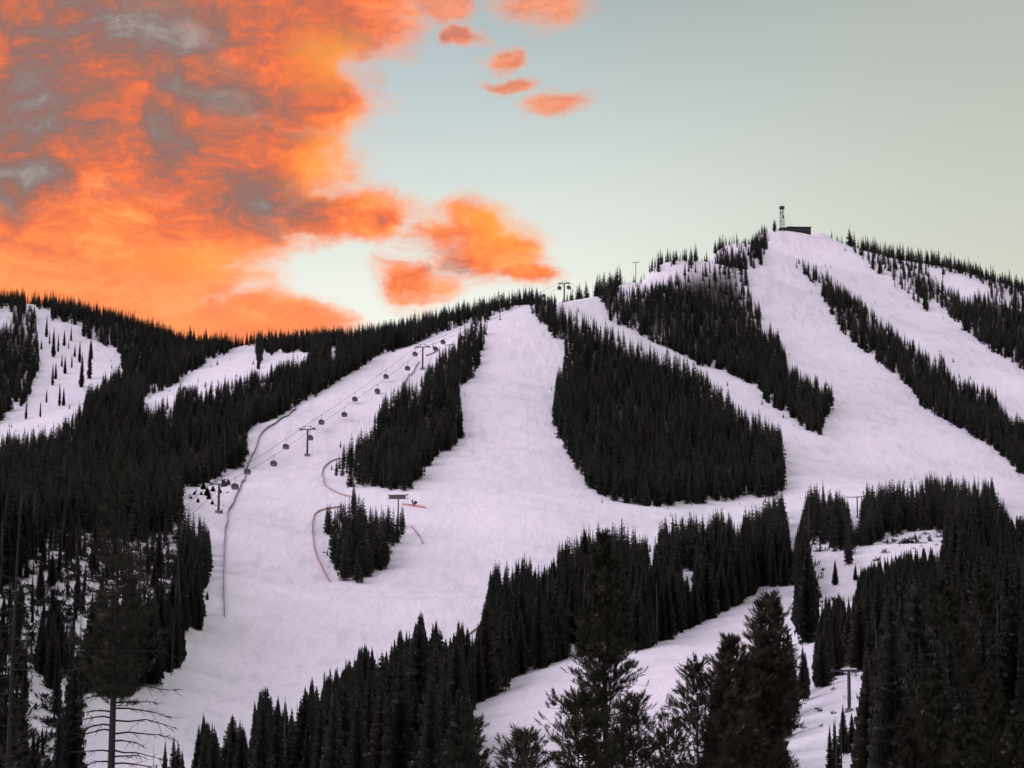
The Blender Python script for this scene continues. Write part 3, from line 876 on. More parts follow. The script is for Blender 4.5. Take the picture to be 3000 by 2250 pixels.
def snag_mesh(seed, nbr=34, lmax=0.085):
    r = random.Random(seed)
    m = MB()
    m.tube([(0, 0, -0.05), (0.003, 0, 0.5), (0, 0.002, 1.0)], [0.012, 0.008, 0.002], 5)
    for k in range(nbr):
        z = r.uniform(0.15, 0.95)
        a = r.uniform(0, math.tau)
        L = r.uniform(0.02, lmax) * (1.15 - z)
        m.tube([(0, 0, z), (math.cos(a) * L, math.sin(a) * L, z - L * 0.3)], [0.003, 0.001], 3)
    me = m.mesh('snag_whole')
    me.materials.append(M['deadwood'])
    return me


SNAG = [snag_mesh(1), snag_mesh(2, 70, 0.17)]

# --- where the conifers stand
rings = []
d = 100.0
while d < 2450:
    s = 3.1 + d * 0.0011
    hw_ = 19.0 if d < 600 else 14.5
    na = int(d * math.radians(2 * hw_) / s)
    a = -math.radians(hw_) + math.radians(2 * hw_) * (np.arange(na) + RNG.uniform(0, 1, na)) / na
    rr = d + RNG.uniform(-0.5, 0.5, na) * s
    rings.append(np.stack([rr * np.sin(a), rr * np.cos(a)], 1))
    d += s
XY = np.concatenate(rings)
# stand edges are thick with younger trees
XY2 = XY + RNG.normal(0, 1.6, XY.shape)
e_px, e_py, _e = project(np.concatenate([XY2, height(XY2[:, 0], XY2[:, 1])[:, None]], 1))
_ss = look(snow_soft, e_px, e_py, 0.0)
keep2 = (_ss > 0.04) & (_ss < 0.75) & (_e > 520) & (look(dens, e_px, e_py, 1.0) > 0.9)
n_first = len(XY)
stray = (look(snow, e_px, e_py, 0) > 0) & (_ss < 0.80) & (_e > 600) & (RNG.random(len(XY2)) < 0.035)
n_keep2 = int(keep2.sum())
XY = np.concatenate([XY, XY2[keep2], XY2[stray]])
Z = height(XY[:, 0], XY[:, 1])
Pb = np.concatenate([XY, Z[:, None]], 1)
N = len(Pb)
bx, by, bd = project(Pb)
hs = np.interp(bd, [150, 350, 600, 1000, 1500, 2050], [15.5, 17.0, 14.5, 12.5, 11.5, 10.0]) * np.clip(RNG.normal(1.0, 0.23, N), 0.45, 1.6)
glade = (bx < 600) & (by > 1560)
hs = np.where(glade & (look(dens, bx, by, 1.0) < 0.5), hs * RNG.uniform(0.15, 0.85, N), hs)
wid_l = glade & (look(dens, bx, by, 1.0) < 0.5)
is_stray = np.arange(N) >= n_first + n_keep2
hs = np.where((bx > 2400) & (by > 1700), hs * RNG.uniform(0.45, 0.95, N), hs)
young = (RNG.random(N) < 0.10) | ((np.arange(N) >= n_first) & (RNG.random(N) < 0.45))
hs = np.where(young, hs * 0.6, hs)
hs = np.where(is_stray, RNG.uniform(1.2, 4.0, N), hs)
wid = np.clip(RNG.normal(1.0, 0.22, N), 0.6, 1.6)
wid = np.where(wid_l, wid * RNG.uniform(0.45, 0.95, N), wid)
tipfree = RNG.random(N)


behind = np.zeros(N, bool)
_c = np.where((by < 1020) & (bd > 1380))[0]
_q = Pb[_c] + np.array([0, 0, 0.5])
_h = np.zeros(len(_c), bool)
for t in np.linspace(0.55, 0.985, 30):
    _h |= (_q * t)[:, 2] < height((_q * t)[:, 0], (_q * t)[:, 1]) - 0.8
behind[_c] = _h
behind &= bd > np.interp(bx, _rp[:, 0], _rp[:, 2]) + 8


def allowed(h):
    ok = np.ones(N, bool)
    wpx = np.where(bd > 600, 0.075, 0.14) * h * F / bd * wid
    for t, sx in ((0.0, 0), (0.1, 0.8), (0.1, -0.8), (0.2, 0), (0.28, 0.6), (0.28, -0.6), (0.36, 0), (0.44, 0), (0.44, 0.55), (0.44, -0.55), (0.52, 0), (0.6, 0), (0.6, 0.4), (0.6, -0.4), (0.66, 0), (0.72, 0), (0.78, 0), (0.84, 0), (0.90, 0), (0.95, 0), (1.0, 0)):
        P = Pb.copy()
        P[:, 2] += h * t
        qx, qy, _ = project(P)
        qx = qx + sx * np.where((bd > 700) & (t > 0.4), 0.0, wpx)
        bad = (look(snow, qx, qy, 0) > 0) & ~behind
        if t >= 0.6:
            bad |= look(skym, qx, qy, 0) > 0
        over = np.minimum(0.34, np.where((bx > 2300) & (by > 1560), 8.0, 30.0) / (h * F / bd))
        if 0.66 < t < 1.0:
            bad &= t < 1.0 - over
        if t == 1.0:
            P2 = Pb.copy()
            P2[:, 2] += h * (1 - over)
            q2x, q2y, _ = project(P2)
            bad2 = ((look(snow, q2x, q2y, 0) > 0) & ~behind) | (look(skym, q2x, q2y, 0) > 0)
            bad &= (tipfree > 0.6) | bad2
        ok &= ~bad
    return ok


ok1 = allowed(hs)
ok2 = allowed(hs * 0.74) & ~ok1 & (RNG.random(N) < 0.75)
hs = np.where(ok2, hs * 0.74, hs)
ok = ((ok1 | ok2) & (RNG.random(N) < look(dens, bx, by - 20, 1.0))) | is_stray
ok &= (bd > 150) & (by < 2250 + 16 * F / bd)
ok &= ~((bd < 420) & (bx > 1380) & (bx < 2080))
ok &= ~((bd < 420) & (bx < 250) & (RNG.random(N) < 0.4))
# leave out what the ridge hides
top = Pb.copy()
top[:, 2] += hs
vis = np.ones(N, bool)
for t in np.linspace(0.08, 0.985, 46):
    i = np.where(ok & vis)[0]
    q = top[i] * t
    vis[i] &= q[:, 2] > height(q[:, 0], q[:, 1]) - 1.0
ok &= vis
I = np.where(ok)[0]
print('conifers', N, len(I))
Tp, Th, Tw, Td = Pb[I], hs[I], wid[I], bd[I]
Tx, Ty = bx[I], by[I]
Trot = RNG.uniform(0, math.tau, len(I))
Tvar = RNG.choice(6, len(I), p=[0.22, 0.2, 0.2, 0.13, 0.13, 0.12])
high = Ty < 1000
Tvar = np.where(high & (RNG.random(len(I)) < 0.45), 6, Tvar)
Tvar = np.where(high & (Tx > 1600) & (RNG.random(len(I)) < 0.13), 14, Tvar)
Tvar = np.where((Tx < 560) & (Ty > 1600) & (Td > 400) & (RNG.random(len(I)) < 0.30), 15, Tvar)
Tvar = np.where((Tvar < 7) & (RNG.random(len(I)) < 0.045), 14, Tvar)
Tvar = np.where((Tvar < 7) & (Td > 700), Tvar + 7, Tvar)

# visible area of each, front to back
BW, BH = 1024, 768
buf = np.zeros((BH, BW), bool)
area = np.zeros(len(I))
k3 = BW / 3000.0
for n in np.argsort(Td):
    hp = Th[n] * F / Td[n] * k3
    wp = max(0.6, hp * 0.13 * Tw[n])
    x, yb = Tx[n] * k3, Ty[n] * k3
    y0, y1 = int(max(0, yb - hp)), int(min(BH, yb + 1))
    x0, x1 = int(max(0, x - wp)), int(min(BW, x + wp + 1))
    if y1 <= y0 or x1 <= x0:
        continue
    yy = np.arange(y0, y1)[:, None]
    xx = np.arange(x0, x1)[None]
    m = np.abs(xx + 0.5 - x) <= wp * np.clip((yy - (yb - hp)) / hp, 0, 1) + 0.3
    sub = buf[y0:y1, x0:x1]
    area[n] = (m & ~sub).sum()
    sub |= m

STANDS = [
    ('small round stand', [(930, 1400), (1210, 1400), (1210, 1730), (930, 1730)], 'dark spruce in the small round stand alone in the middle of the wide piste'),
    ('gondola stand', [(960, 920), (1440, 920), (1440, 1450), (960, 1450)], 'dark spruce in the long stand between the gondola slope and the centre piste'),
    ('centre stand', [(1540, 860), (1830, 960), (2310, 1260), (2320, 1500), (1800, 1500), (1600, 1200), (1660, 1010)], 'dark spruce in the large stand right of the centre piste'),
    ('upper stand', [(1700, 740), (2260, 690), (2240, 800), (2460, 1150), (2430, 1300), (1800, 980)], 'dark spruce in the upper stand left of the summit piste'),
    ('stripe stand', [(2310, 740), (2480, 780), (2960, 1150), (3010, 1430), (2900, 1330)], 'dark spruce in the long stripe of trees between the two summit pistes'),
    ('right ridge', [(2400, 600), (3100, 700), (3100, 1120), (2700, 930)], 'thin spruce on the right hand ridge below the summit'),
    ('left ridge', [(-300, 800), (430, 900), (700, 960), (800, 1010), (420, 1170), (240, 1240), (0, 1300), (-300, 1300)], 'dark spruce on the far left ridge'),
    ('left glade', [(-300, 1520), (545, 1500), (640, 1600), (600, 1880), (400, 2050), (240, 2300), (-300, 2300)], 'dark spruce among snow patches on the left slope'),
    ('left forest', [(-300, 1150), (1560, 830), (1560, 900), (730, 1260), (720, 1380), (540, 1520), (-300, 1540)], 'dark spruce in the broad forest left of the gondola slope'),
    ('bottom row', [(380, 2000), (1000, 1900), (1400, 1780), (1420, 2300), (380, 2300)], 'tall spruce in the row below the wide piste'),
    ('mid stand', [(1400, 1480), (2330, 1420), (2340, 1730), (1900, 1920), (1400, 2060)], 'dark spruce between the wide and lower pistes'),
    ('right bench', [(2310, 1380), (3100, 1380), (3100, 1600), (2330, 1640)], 'dark spruce in the low stand below the right hand summit piste'),
]
DEFAULT = ('right forest', 'dark conifer in the dense forest at the lower right')


def inside(px, py, poly):
    p = np.array(poly, float)
    x0, y0 = p[:, 0], p[:, 1]
    x1, y1 = np.roll(x0, -1), np.roll(y0, -1)
    c = np.zeros(len(px), int)
    for a, b, e, f in zip(x0, y0, x1, y1):
        if b == f:
            continue
        m = ((b <= py) & (f > py)) | ((f <= py) & (b > py))
        xi = a + (py - b) / (f - b) * (e - a)
        c += (m & (px < xi)).astype(int)
    return c % 2 == 1


stand = np.full(len(I), -1)
for k, (nm, poly, lab) in enumerate(STANDS):
    m = inside(Tx, Ty - 0.4 * Th * F / Td, poly) & (stand < 0)
    stand[m] = k

order = np.argsort(-area)
cand = [n for n in order if Tvar[n] < 14][:290]
single = np.zeros(len(I), bool)
single[cand] = True


def add_tree(crown, trunk, loc, h, w, rz, name, label, group, cat='tree'):
    e = empty(name, loc, rz)
    e.scale = (h * w, h * w, h)
    child('crown', crown, e)
    child('trunk', trunk, e)
    tag(e, label, cat, group)
    return e


WHERE = {'bottom row': ((700, ', at its low left end'), (1000, ', left of its middle'), (1200, ', right of its middle'), (9999, ', at its tall right end')),
         'mid stand': ((1600, ', at its left end'), (1900, ', behind the centre pine'), (2150, ', right of its narrow gap'), (9999, ', at its right end')),
         'left glade': ((150, ', near the left edge'), (350, ', left of the half bare pine'), (9999, ', beside the wide piste')),
         'right forest': ((2450, ', by the narrow snow gully'), (2700, ', left part'), (2870, ', middle part'), (9999, ', at the right edge')),
         'centre stand': ((1800, ', left side'), (2050, ', middle'), (9999, ', right side')),
         'gondola stand': ((1100, ', lower end'), (9999, ', upper part')), 'left forest': ((400, ', left part'), (9999, ', right part'))}


def place_of(name, px):
    for lim, txt in WHERE.get(name, ()):
        if px < lim:
            return txt
    return ''


for n in cand:
    s = stand[n]
    nm_ = STANDS[s][0] if s >= 0 else DEFAULT[0]
    lab = (STANDS[s][2] if s >= 0 else DEFAULT[1]) + place_of(nm_, Tx[n])
    grp = nm_ + ' spruces' + place_of(nm_, Tx[n]).replace(',', '')
    c, t, _f = SPR[Tvar[n]]
    add_tree(c, t, Tp[n], Th[n], Tw[n], Trot[n], 'spruce_tree', lab, grp)

# the rest of the wood reads as a mass
PROTO = bpy.data.collections.new('forest_prototypes')
for k, me in enumerate([s[2] for s in SPR] + SNAG):
    PROTO.objects.link(bpy.data.objects.new('proto_%02d' % k, me))


def forest_nodes():
    g = bpy.data.node_groups.new('forest_scatter', 'GeometryNodeTree')
    g.interface.new_socket('Geometry', in_out='INPUT', socket_type='NodeSocketGeometry')
    g.interface.new_socket('Geometry', in_out='OUTPUT', socket_type='NodeSocketGeometry')
    gi, go = g.nodes.new('NodeGroupInput'), g.nodes.new('NodeGroupOutput')
    ci = g.nodes.new('GeometryNodeCollectionInfo')
    ci.inputs['Collection'].default_value = PROTO
    ci.inputs['Separate Children'].default_value = True
    ci.inputs['Reset Children'].default_value = True
    iop = g.nodes.new('GeometryNodeInstanceOnPoints')
    iop.inputs['Pick Instance'].default_value = True

    def attr(nm, ty):
        a = g.nodes.new('GeometryNodeInputNamedAttribute')
        a.data_type = ty
        a.inputs['Name'].default_value = nm
        return a.outputs['Attribute']
    g.links.new(gi.outputs[0], iop.inputs['Points'])
    g.links.new(ci.outputs[0], iop.inputs['Instance'])
    g.links.new(attr('variant', 'INT'), iop.inputs['Instance Index'])
    e2r = g.nodes.new('FunctionNodeEulerToRotation')
    g.links.new(attr('turn', 'FLOAT_VECTOR'), e2r.inputs[0])
    g.links.new(e2r.outputs[0], iop.inputs['Rotation'])
    g.links.new(attr('size', 'FLOAT_VECTOR'), iop.inputs['Scale'])
    g.links.new(iop.outputs[0], go.inputs[0])
    return g


GN = forest_nodes()


def forest_stuff(name, sel, label):
    if len(sel) == 0:
        return
    me = bpy.data.meshes.new(name)
    me.vertices.add(len(sel))
    me.vertices.foreach_set('co', Tp[sel].astype(np.float32).ravel())
    a = me.attributes.new('variant', 'INT', 'POINT')
    a.data.foreach_set('value', Tvar[sel].astype(np.int32))
    a = me.attributes.new('turn', 'FLOAT_VECTOR', 'POINT')
    tl = RNG.normal(0, 0.025, (len(sel), 2))
    a.data.foreach_set('vector', np.stack([tl[:, 0], tl[:, 1], Trot[sel]], 1).astype(np.float32).ravel())
    a = me.attributes.new('size', 'FLOAT_VECTOR', 'POINT')
    a.data.foreach_set('vector', np.stack([Th[sel] * Tw[sel], Th[sel] * Tw[sel], Th[sel]], 1).astype(np.float32).ravel())
    o = bpy.data.objects.new(name, me)
    COL.objects.link(o)
    md = o.modifiers.new('scatter', 'NODES')
    md.node_group = GN
    tag(o, label, 'forest', kind='stuff')


STUFF_LABEL = {
    'small round stand': 'inner trees of the small round stand in the wide piste',
    'gondola stand': 'mass of dark spruces between gondola slope and centre piste',
    'centre stand': 'large dense mass of dark spruces right of the centre piste',
    'upper stand': 'dense dark forest left of the summit piste',
    'stripe stand': 'long stripe of dark forest between the two summit pistes',
    'right ridge': 'thin forest with snow gaps on the right hand ridge',
    'left ridge': 'dark forest covering the far left ridge',
    'left glade': 'open forest with snow patches on the lower left slope',
    'left forest': 'broad dark forest left of and behind the gondola slope',
    'bottom row': 'rear trees of the spruce row along the bottom of the piste',
    'mid stand': 'dark forest between the wide piste and the lower piste',
    'right bench': 'low dark forest stand below the right hand summit piste',
    'right forest': 'dense dark forest mass at the lower right',
}
for k in range(-1, len(STANDS)):
    nm = STANDS[k][0] if k >= 0 else DEFAULT[0]
    forest_stuff('forest', np.where((stand == k) & ~single)[0], STUFF_LABEL[nm])

# lone spruces standing on the left hand glade: pixel of the foot, height in pixels
GL = [(136, 988, 66), (145, 1008, 38), (121, 1024, 34), (156, 1046, 90), (170, 1031, 52), (188, 1013, 50), (208, 999, 46), (201, 1022, 26), (219, 1046, 40), (233, 1062, 68), (210, 1078, 42), (190, 1095, 56), (181, 1075, 42), (154, 1129, 66),
      (163, 1111, 52), (239, 1135, 106), (262, 1111, 116), (267, 1053, 62), (136, 1180, 44), (174, 1190, 68), (186, 1189, 58), (76, 1228, 56), (118, 1223, 48), (757, 1082, 60)]
for i, (px, py, hp) in enumerate(GL):
    p = hit(px, py)
    dd = float(project(p)[2])
    h = hp * dd / F
    where = 'upper' if py < 1020 else ('middle of the' if py < 1120 else 'lower')
    c, t, _f = SPR[(4, 6, 2)[i % 3]]
    if px > 700:
        lab, grp = 'single stout spruce in the small clearing under the skyline', None
    elif (px, py) == (76, 1228):
        lab, grp = 'leftmost thin spruce standing alone low on the left glade', None
    elif (px, py) == (118, 1223):
        lab, grp = 'second thin spruce from the left, low on the left glade', None
    else:
        lab, grp = 'thin lone spruce on the %s left snow glade' % where, 'lone spruces on the %s left glade' % where
    add_tree(c, t, p, h, 0.85, i * 1.3, 'spruce_tree', lab, grp)

# low bushes on the rough snow beside the lower gondola tower
for i, (px, py, hp) in enumerate([(596, 1434, 22), (607, 1452, 26), (612, 1462, 20), (624, 1440, 18), (580, 1472, 14), (569, 1450, 12), (656, 1425, 24), (668, 1420, 18), (590, 1450, 12), (622, 1478, 14), (645, 1445, 14), (560, 1462, 10)]):
    p = hit(px, py)
    h = hp * float(project(p)[2]) / F
    c, t, _f = SPR[3]
    add_tree(c, t, p, h, 2.6, i * 0.9, 'bush', 'low dark bush on the rough snow beside the lowest gondola tower', 'bushes beside the lowest gondola tower', 'bush')

# brush, saplings and fallen twigs poking through the snow of the clearings
def brush_mesh(seed):
    r = random.Random(seed)
    m = MB()
    for k in range(26):
        a = r.uniform(0, math.tau)
        L = r.uniform(0.4, 1.0)
        up = r.uniform(0.05, 1.0)
        p0 = np.array([r.uniform(-0.35, 0.35), r.uniform(-0.35, 0.35), -0.05])
        p1 = p0 + np.array([math.cos(a) * L * (1 - up * 0.6), math.sin(a) * L * (1 - up * 0.6), up * L])
        w = np.array([-math.sin(a), math.cos(a), 0.3]) * r.uniform(0.03, 0.09)
        mid = (p0 + p1) / 2
        i = len(m.v)
        m.v += [tuple(p0), tuple(mid + w), tuple(p1), tuple(mid - w)]
        m.f.append((i, i + 1, i + 2, i + 3))
    me = m.mesh('brush_whole')
    me.materials.append(M['bark'])
    return me


BRUSH = bpy.data.collections.new('brush_prototypes')
for k in range(4):
    BRUSH.objects.link(bpy.data.objects.new('brush_%02d' % k, brush_mesh(k)))
GB = GN.copy()
for nd in GB.nodes:
    if nd.type == 'COLLECTION_INFO':
        nd.inputs['Collection'].default_value = BRUSH


def brush(polys, prob, smin, smax, label):
    m = np.zeros(N, bool)
    for p in polys:
        m |= inside(bx, by, p)
    m &= (RNG.random(N) < prob) & (bd > 250)
    j = np.where(m)[0]
    P = Pb[j].copy()
    P[:, :2] += RNG.normal(0, 1.2, (len(j), 2))
    P[:, 2] = height(P[:, 0], P[:, 1])
    me = bpy.data.meshes.new('brush')
    me.vertices.add(len(j))
    me.vertices.foreach_set('co', P.astype(np.float32).ravel())
    a = me.attributes.new('variant', 'INT', 'POINT')
    a.data.foreach_set('value', RNG.integers(0, 4, len(j)).astype(np.int32))
    a = me.attributes.new('turn', 'FLOAT_VECTOR', 'POINT')
    a.data.foreach_set('vector', np.stack([np.zeros(len(j)), np.zeros(len(j)), RNG.uniform(0, 6.28, len(j))], 1).astype(np.float32).ravel())
    sz = RNG.uniform(smin, smax, len(j))
    a = me.attributes.new('size', 'FLOAT_VECTOR', 'POINT')
    a.data.foreach_set('vector', np.stack([sz * 1.3, sz * 1.3, sz], 1).astype(np.float32).ravel())
    o = bpy.data.objects.new('brush', me)
    COL.objects.link(o)
    o.modifiers.new('scatter', 'NODES').node_group = GB
    tag(o, label, 'brush', kind='stuff')


brush([SPARSE[0][0]], 1.0, 0.5, 2.2, 'dark twigs and brush on the lower left snow slope')
brush([SPARSE[0][0]], 0.9, 1.2, 3.2, 'taller dead twigs and saplings on the lower left snow slope')
brush([SNOW['r1'], [(2366, 1690), (2440, 1690), (2420, 1790), (2380, 1790)], SNOW['r2']], 0.10, 0.8, 2.6, 'saplings and brush in the clearings right of the lower piste')
brush([SNOW['r6'], SNOW['r5'], SNOW['r3']], 0.35, 0.4, 1.3, 'brush in the narrow snow gullies of the lower right')
brush([[(536, 1431), (630, 1405), (700, 1390), (660, 1480), (600, 1500), (540, 1500)], [(955, 1600), (985, 1600), (985, 1690), (960, 1640)], [(1195, 1600), (1150, 1660), (1150, 1620)]], 0.22, 0.4, 1.1, 'thin brush on rough snow at the edges of the wide piste')

# ------------------------------------------------------------------ foreground pines
def tuft_template(n=20, seed=0):
    r = np.random.default_rng(seed)
    V, T = [], []
    for k in range(n):
        s = (k + 0.5) / n
        a = k * 2.399
        base = np.array([0, 0, s * 0.85])
        ang = math.radians(r.uniform(44, 76)) * (1.0 if s < 0.85 else 0.35)
        L = 0.46 * r.uniform(0.8, 1.2)
        dv = np.array([math.cos(a) * math.sin(ang), math.sin(a) * math.sin(ang), math.cos(ang)])
        sd = np.array([-math.sin(a), math.cos(a), 0]) * 0.06
        i = len(V)
        V += [base - sd, base + sd, base + dv * L]
        T.append((i, i + 1, i + 2))
    return np.array(V), np.array(T)


TUFT = [tuft_template(20, s) for s in range(3)]


def pine(name, loc, H, crown, label, group=None, seed=0, lean=(0, 0), trunk_r=None, n_br=70, tuft=0.42, dens_=1.0, mat='pine', dead=0.0, bare_br=(), thin=None):
    """crown: list of (height fraction, radius in metres)"""
    r = np.random.default_rng(seed)
    root = empty(name, loc)
    tr = trunk_r or H * 0.011
    cz = np.array([c[0] for c in crown]) * H
    cr = np.array([c[1] for c in crown])

    def axis(z):
        s = z / H
        return np.array([lean[0] * s + 0.06 * math.sin(3 * s + seed), lean[1] * s + 0.05 * math.cos(4 * s + seed), z])
    m = MB()
    zs = np.linspace(-0.6, H, 14)
    m.tube([axis(z) for z in zs], [max(0.015, tr * (1 - 0.93 * max(0, z) / H) * (1.12 if z < 0 else 1)) for z in zs], 8)
    m.build('trunk', M['bark'], root, smooth=True)
    bm = MB()
    pos, dirs, size = [], [], []
    z_lo, z_hi = cz[0], cz[-1]
    for k in range(n_br):
        z = z_lo + (z_hi - z_lo) * ((k + r.random()) / n_br)
        R = float(np.interp(z, cz, cr))
        if R <= 0.03 or (thin is not None and r.random() > np.interp(z / H, thin[0], thin[1])):
            continue
        L = R * r.uniform(0.42, 1.18)
        a = k * 2.399 + r.normal(0, 0.4)
        dv = np.array([math.cos(a), math.sin(a), 0])
        u = (z - z_lo) / (z_hi - z_lo + 1e-6)
        rise = -0.15 + 0.75 * u + r.normal(0, 0.10)
        pts = []
        for s in (0, 0.35, 0.7, 1.0):
            pts.append(axis(z) + dv * L * s + np.array([0, 0, L * (rise * s + 0.38 * s * s)]) + r.normal(0, 0.03, 3) * (s > 0))
        bm.tube(pts, [0.010 + 0.016 * L, 0.008 + 0.011 * L, 0.010, 0.006], 4, cap=False)
        isdead = r.random() < dead
        nt_ = int((3 + 6.5 * L) * dens_)
        for q in range(nt_):
            s = 1.0 if q == 0 else r.uniform(0.28, 1.0)
            f = s * 3
            i = min(2, int(f))
            p = pts[i] * (1 - (f - i)) + pts[i + 1] * (f - i)
            off = np.array([r.normal(0, 1), r.normal(0, 1), r.normal(0.15, 0.5)]) * 0.16 * L * (q > 0)
            e = p + off
            if q and r.random() < 0.6:
                bm.tube([p, e], [0.008, 0.005], 3, cap=False)
            if isdead:
                continue
            dd = dv * (0.7 * s) + np.array([0, 0, 0.55 + 0.3 * u]) + r.normal(0, 0.30, 3)
            pos.append(e)
            dirs.append(dd / np.linalg.norm(dd))
            size.append(tuft * r.uniform(0.7, 1.2))
    # leader shoots
    for k in range(3):
        if mat and crown[-1][0] > 0.97:
            pos.append(axis(H) + np.array([0, 0, -0.3 * k]))
            dirs.append(np.array([r.normal(0, 0.1), r.normal(0, 0.1), 1.0]))
            size.append(tuft * 1.1)
    for (z, a, L, rise) in bare_br:
        dv = np.array([math.cos(a), math.sin(a), 0])
        pts = [axis(z) + dv * L * s + np.array([0, 0, L * (rise * s - 0.22 * s * s)]) + r.normal(0, 0.035, 3) * (s > 0) for s in (0, 0.25, 0.5, 0.75, 1.0)]
        bm.tube(pts, [0.042, 0.034, 0.026, 0.018, 0.008], 5, cap=False)
        for q in range(int(7 * L)):
            s = r.uniform(0.25, 1.0)
            f = s * 4
            i = min(3, int(f))
            p = pts[i] * (1 - (f - i)) + pts[i + 1] * (f - i)
            e = p + (dv * r.uniform(0.15, 0.5) + np.array([-dv[1], dv[0], 0]) * r.normal(0, 0.3) + np.array([0, 0, r.normal(-0.12, 0.16)])) * r.uniform(0.5, 1.1)
            mid = (p + e) / 2 + r.normal(0, 0.03, 3)
            bm.tube([p, mid, e], [0.014, 0.010, 0.005], 3, cap=False)
    tag(bm.build('branches', M['bark'], root), kind='stuff')
    if pos:
        pos, dirs, size = np.array(pos), np.array(dirs), np.array(size)
        dirs /= np.linalg.norm(dirs, axis=1)[:, None]
        ref = np.where(np.abs(dirs[:, 2:3]) < 0.9, np.array([[0, 0, 1.0]]), np.array([[1.0, 0, 0]]))
        ax = np.cross(dirs, ref)
        ax /= np.linalg.norm(ax, axis=1)[:, None]
        ay = np.cross(dirs, ax)
        VV, TT = [], []
        off = 0
        for v in range(len(TUFT)):
            sel = np.arange(len(pos)) % len(TUFT) == v
            tv, tt = TUFT[v]
            P = pos[sel][:, None] + size[sel][:, None, None] * (tv[None, :, 0:1] * ax[sel][:, None] + tv[None, :, 1:2] * ay[sel][:, None] + tv[None, :, 2:3] * dirs[sel][:, None])
            n = len(P)
            VV.append(P.reshape(-1, 3))
            TT.append((tt[None] + (np.arange(n) * len(tv))[:, None, None]).reshape(-1, 3) + off)
            off += n * len(tv)
        tag(child('needles', np_mesh('pine_needles', np.concatenate(VV), np.concatenate(TT), M[mat]), root), kind='stuff')
    tag(root, label, 'tree', group)
    return root


def fg(px, py_top, d, px_base=None):
    """foot and height of a near tree whose tip shows at a pixel"""
    t = unproj(px, py_top, d)
    g = float(height(t[0], t[1]))
    return np.array([t[0], t[1], g]), t[2] - g


# 1: large half bare pine at the left
loc, H = fg(352, 1340, 92)
ppm = F / 92.0
yfrac = lambda y, H_, d_, loc_: (unproj(352, y, d_)[2] - loc_[2]) / H_
fr = lambda y: yfrac(y, H, 92, loc)
bb = []
rb = random.Random(3)
for y, a, px_len in ((2075, 0.1, 170), (2085, 3.0, 110), (2110, -0.15, 190), (2105, 2.9, 120), (2150, 0.2, 185), (2140, 3.3, 105), (2195, -0.1, 150), (2200, 3.0, 120), (2235, 0.4, 140), (2230, 2.7, 110), (2060, 0.6, 140), (2170, 0.8, 120), (2215, -0.6, 130), (2125, 3.8, 110), (2260, 3.1, 130), (2280, 0.0, 160),
                     (1700, 3.2, 95), (1740, 3.0, 110), (1770, 3.3, 120), (1800, 2.9, 130), (1655, 0.2, 60), (1690, 0.1, 70), (1640, 3.1, 60), (1600, 3.3, 70), (1560, 0.3, 60), (1520, 2.8, 55), (1480, 0.1, 50), (1840, 0.2, 150), (1880, 3.2, 150), (1920, 0.0, 170), (1960, 3.0, 165), (2020, 0.3, 180), (2040, 2.8, 130)):
    bb.append((fr(y) * H, a, px_len / ppm, 0.10 + rb.uniform(-0.08, 0.12)))
pine('pine_tree', loc, H, [(fr(2070), 0.6), (fr(2010), 1.4), (fr(1930), 1.85), (fr(1860), 1.7), (fr(1790), 1.35), (fr(1720), 1.15), (fr(1640), 0.95), (fr(1560), 0.7), (fr(1450), 0.4), (1.0, 0.1)],
     'tall half bare pine with dense dark middle and bare lower branches, nearest at left', seed=4, n_br=170, tuft=0.32, dens_=1.0, bare_br=bb, trunk_r=0.20,
     thin=([0, fr(1800), fr(1730), fr(1600), 1], [1, 1, 0.65, 0.4, 0.3]), dead=0.05)
# 2: thin dead pine at the left edge
loc, H = fg(47, 1400, 96)
fr = lambda y: yfrac(y, H, 96, loc)
bb = [(fr(y) * H, rb.uniform(0, 6.28), rb.uniform(0.4, 1.0), 0.1) for y in range(1700, 2250, 22)]
pine('pine_tree', loc, H, [(fr(2260), 1.2), (fr(2150), 1.1), (fr(2050), 0.75), (fr(1900), 0.35), (fr(1700), 0.15), (1.0, 0.03)],
     'thin bare trunk of a brownish pine at the left edge', seed=9, n_br=64, tuft=0.34, dens_=0.8, bare_br=bb, trunk_r=0.16, mat='drypine', thin=([0, fr(2000), fr(1850), 1], [0.9, 0.7, 0.3, 0.05]), dead=0.35, lean=(0.25, 0))
# 3: centre pine
loc, H = fg(1772, 1575, 98)
fr = lambda y: yfrac(y, H, 98, loc)
pine('pine_tree', loc, H, [(fr(2300), 1.9), (fr(2200), 1.6), (fr(2120), 1.3), (fr(2060), 1.25), (fr(1960), 1.2), (fr(1860), 1.1), (fr(1760), 0.85), (fr(1660), 0.5), (fr(1610), 0.22), (1.0, 0.08)],
     'large dark green pine standing before the lower piste at centre', seed=21, n_br=200, tuft=0.31, dens_=2.6, trunk_r=0.2, thin=([0, fr(2150), fr(2120), fr(2040), fr(1860), fr(1800), 1], [0.7, 0.7, 0.7, 0.9, 0.7, 0.9, 0.9]))
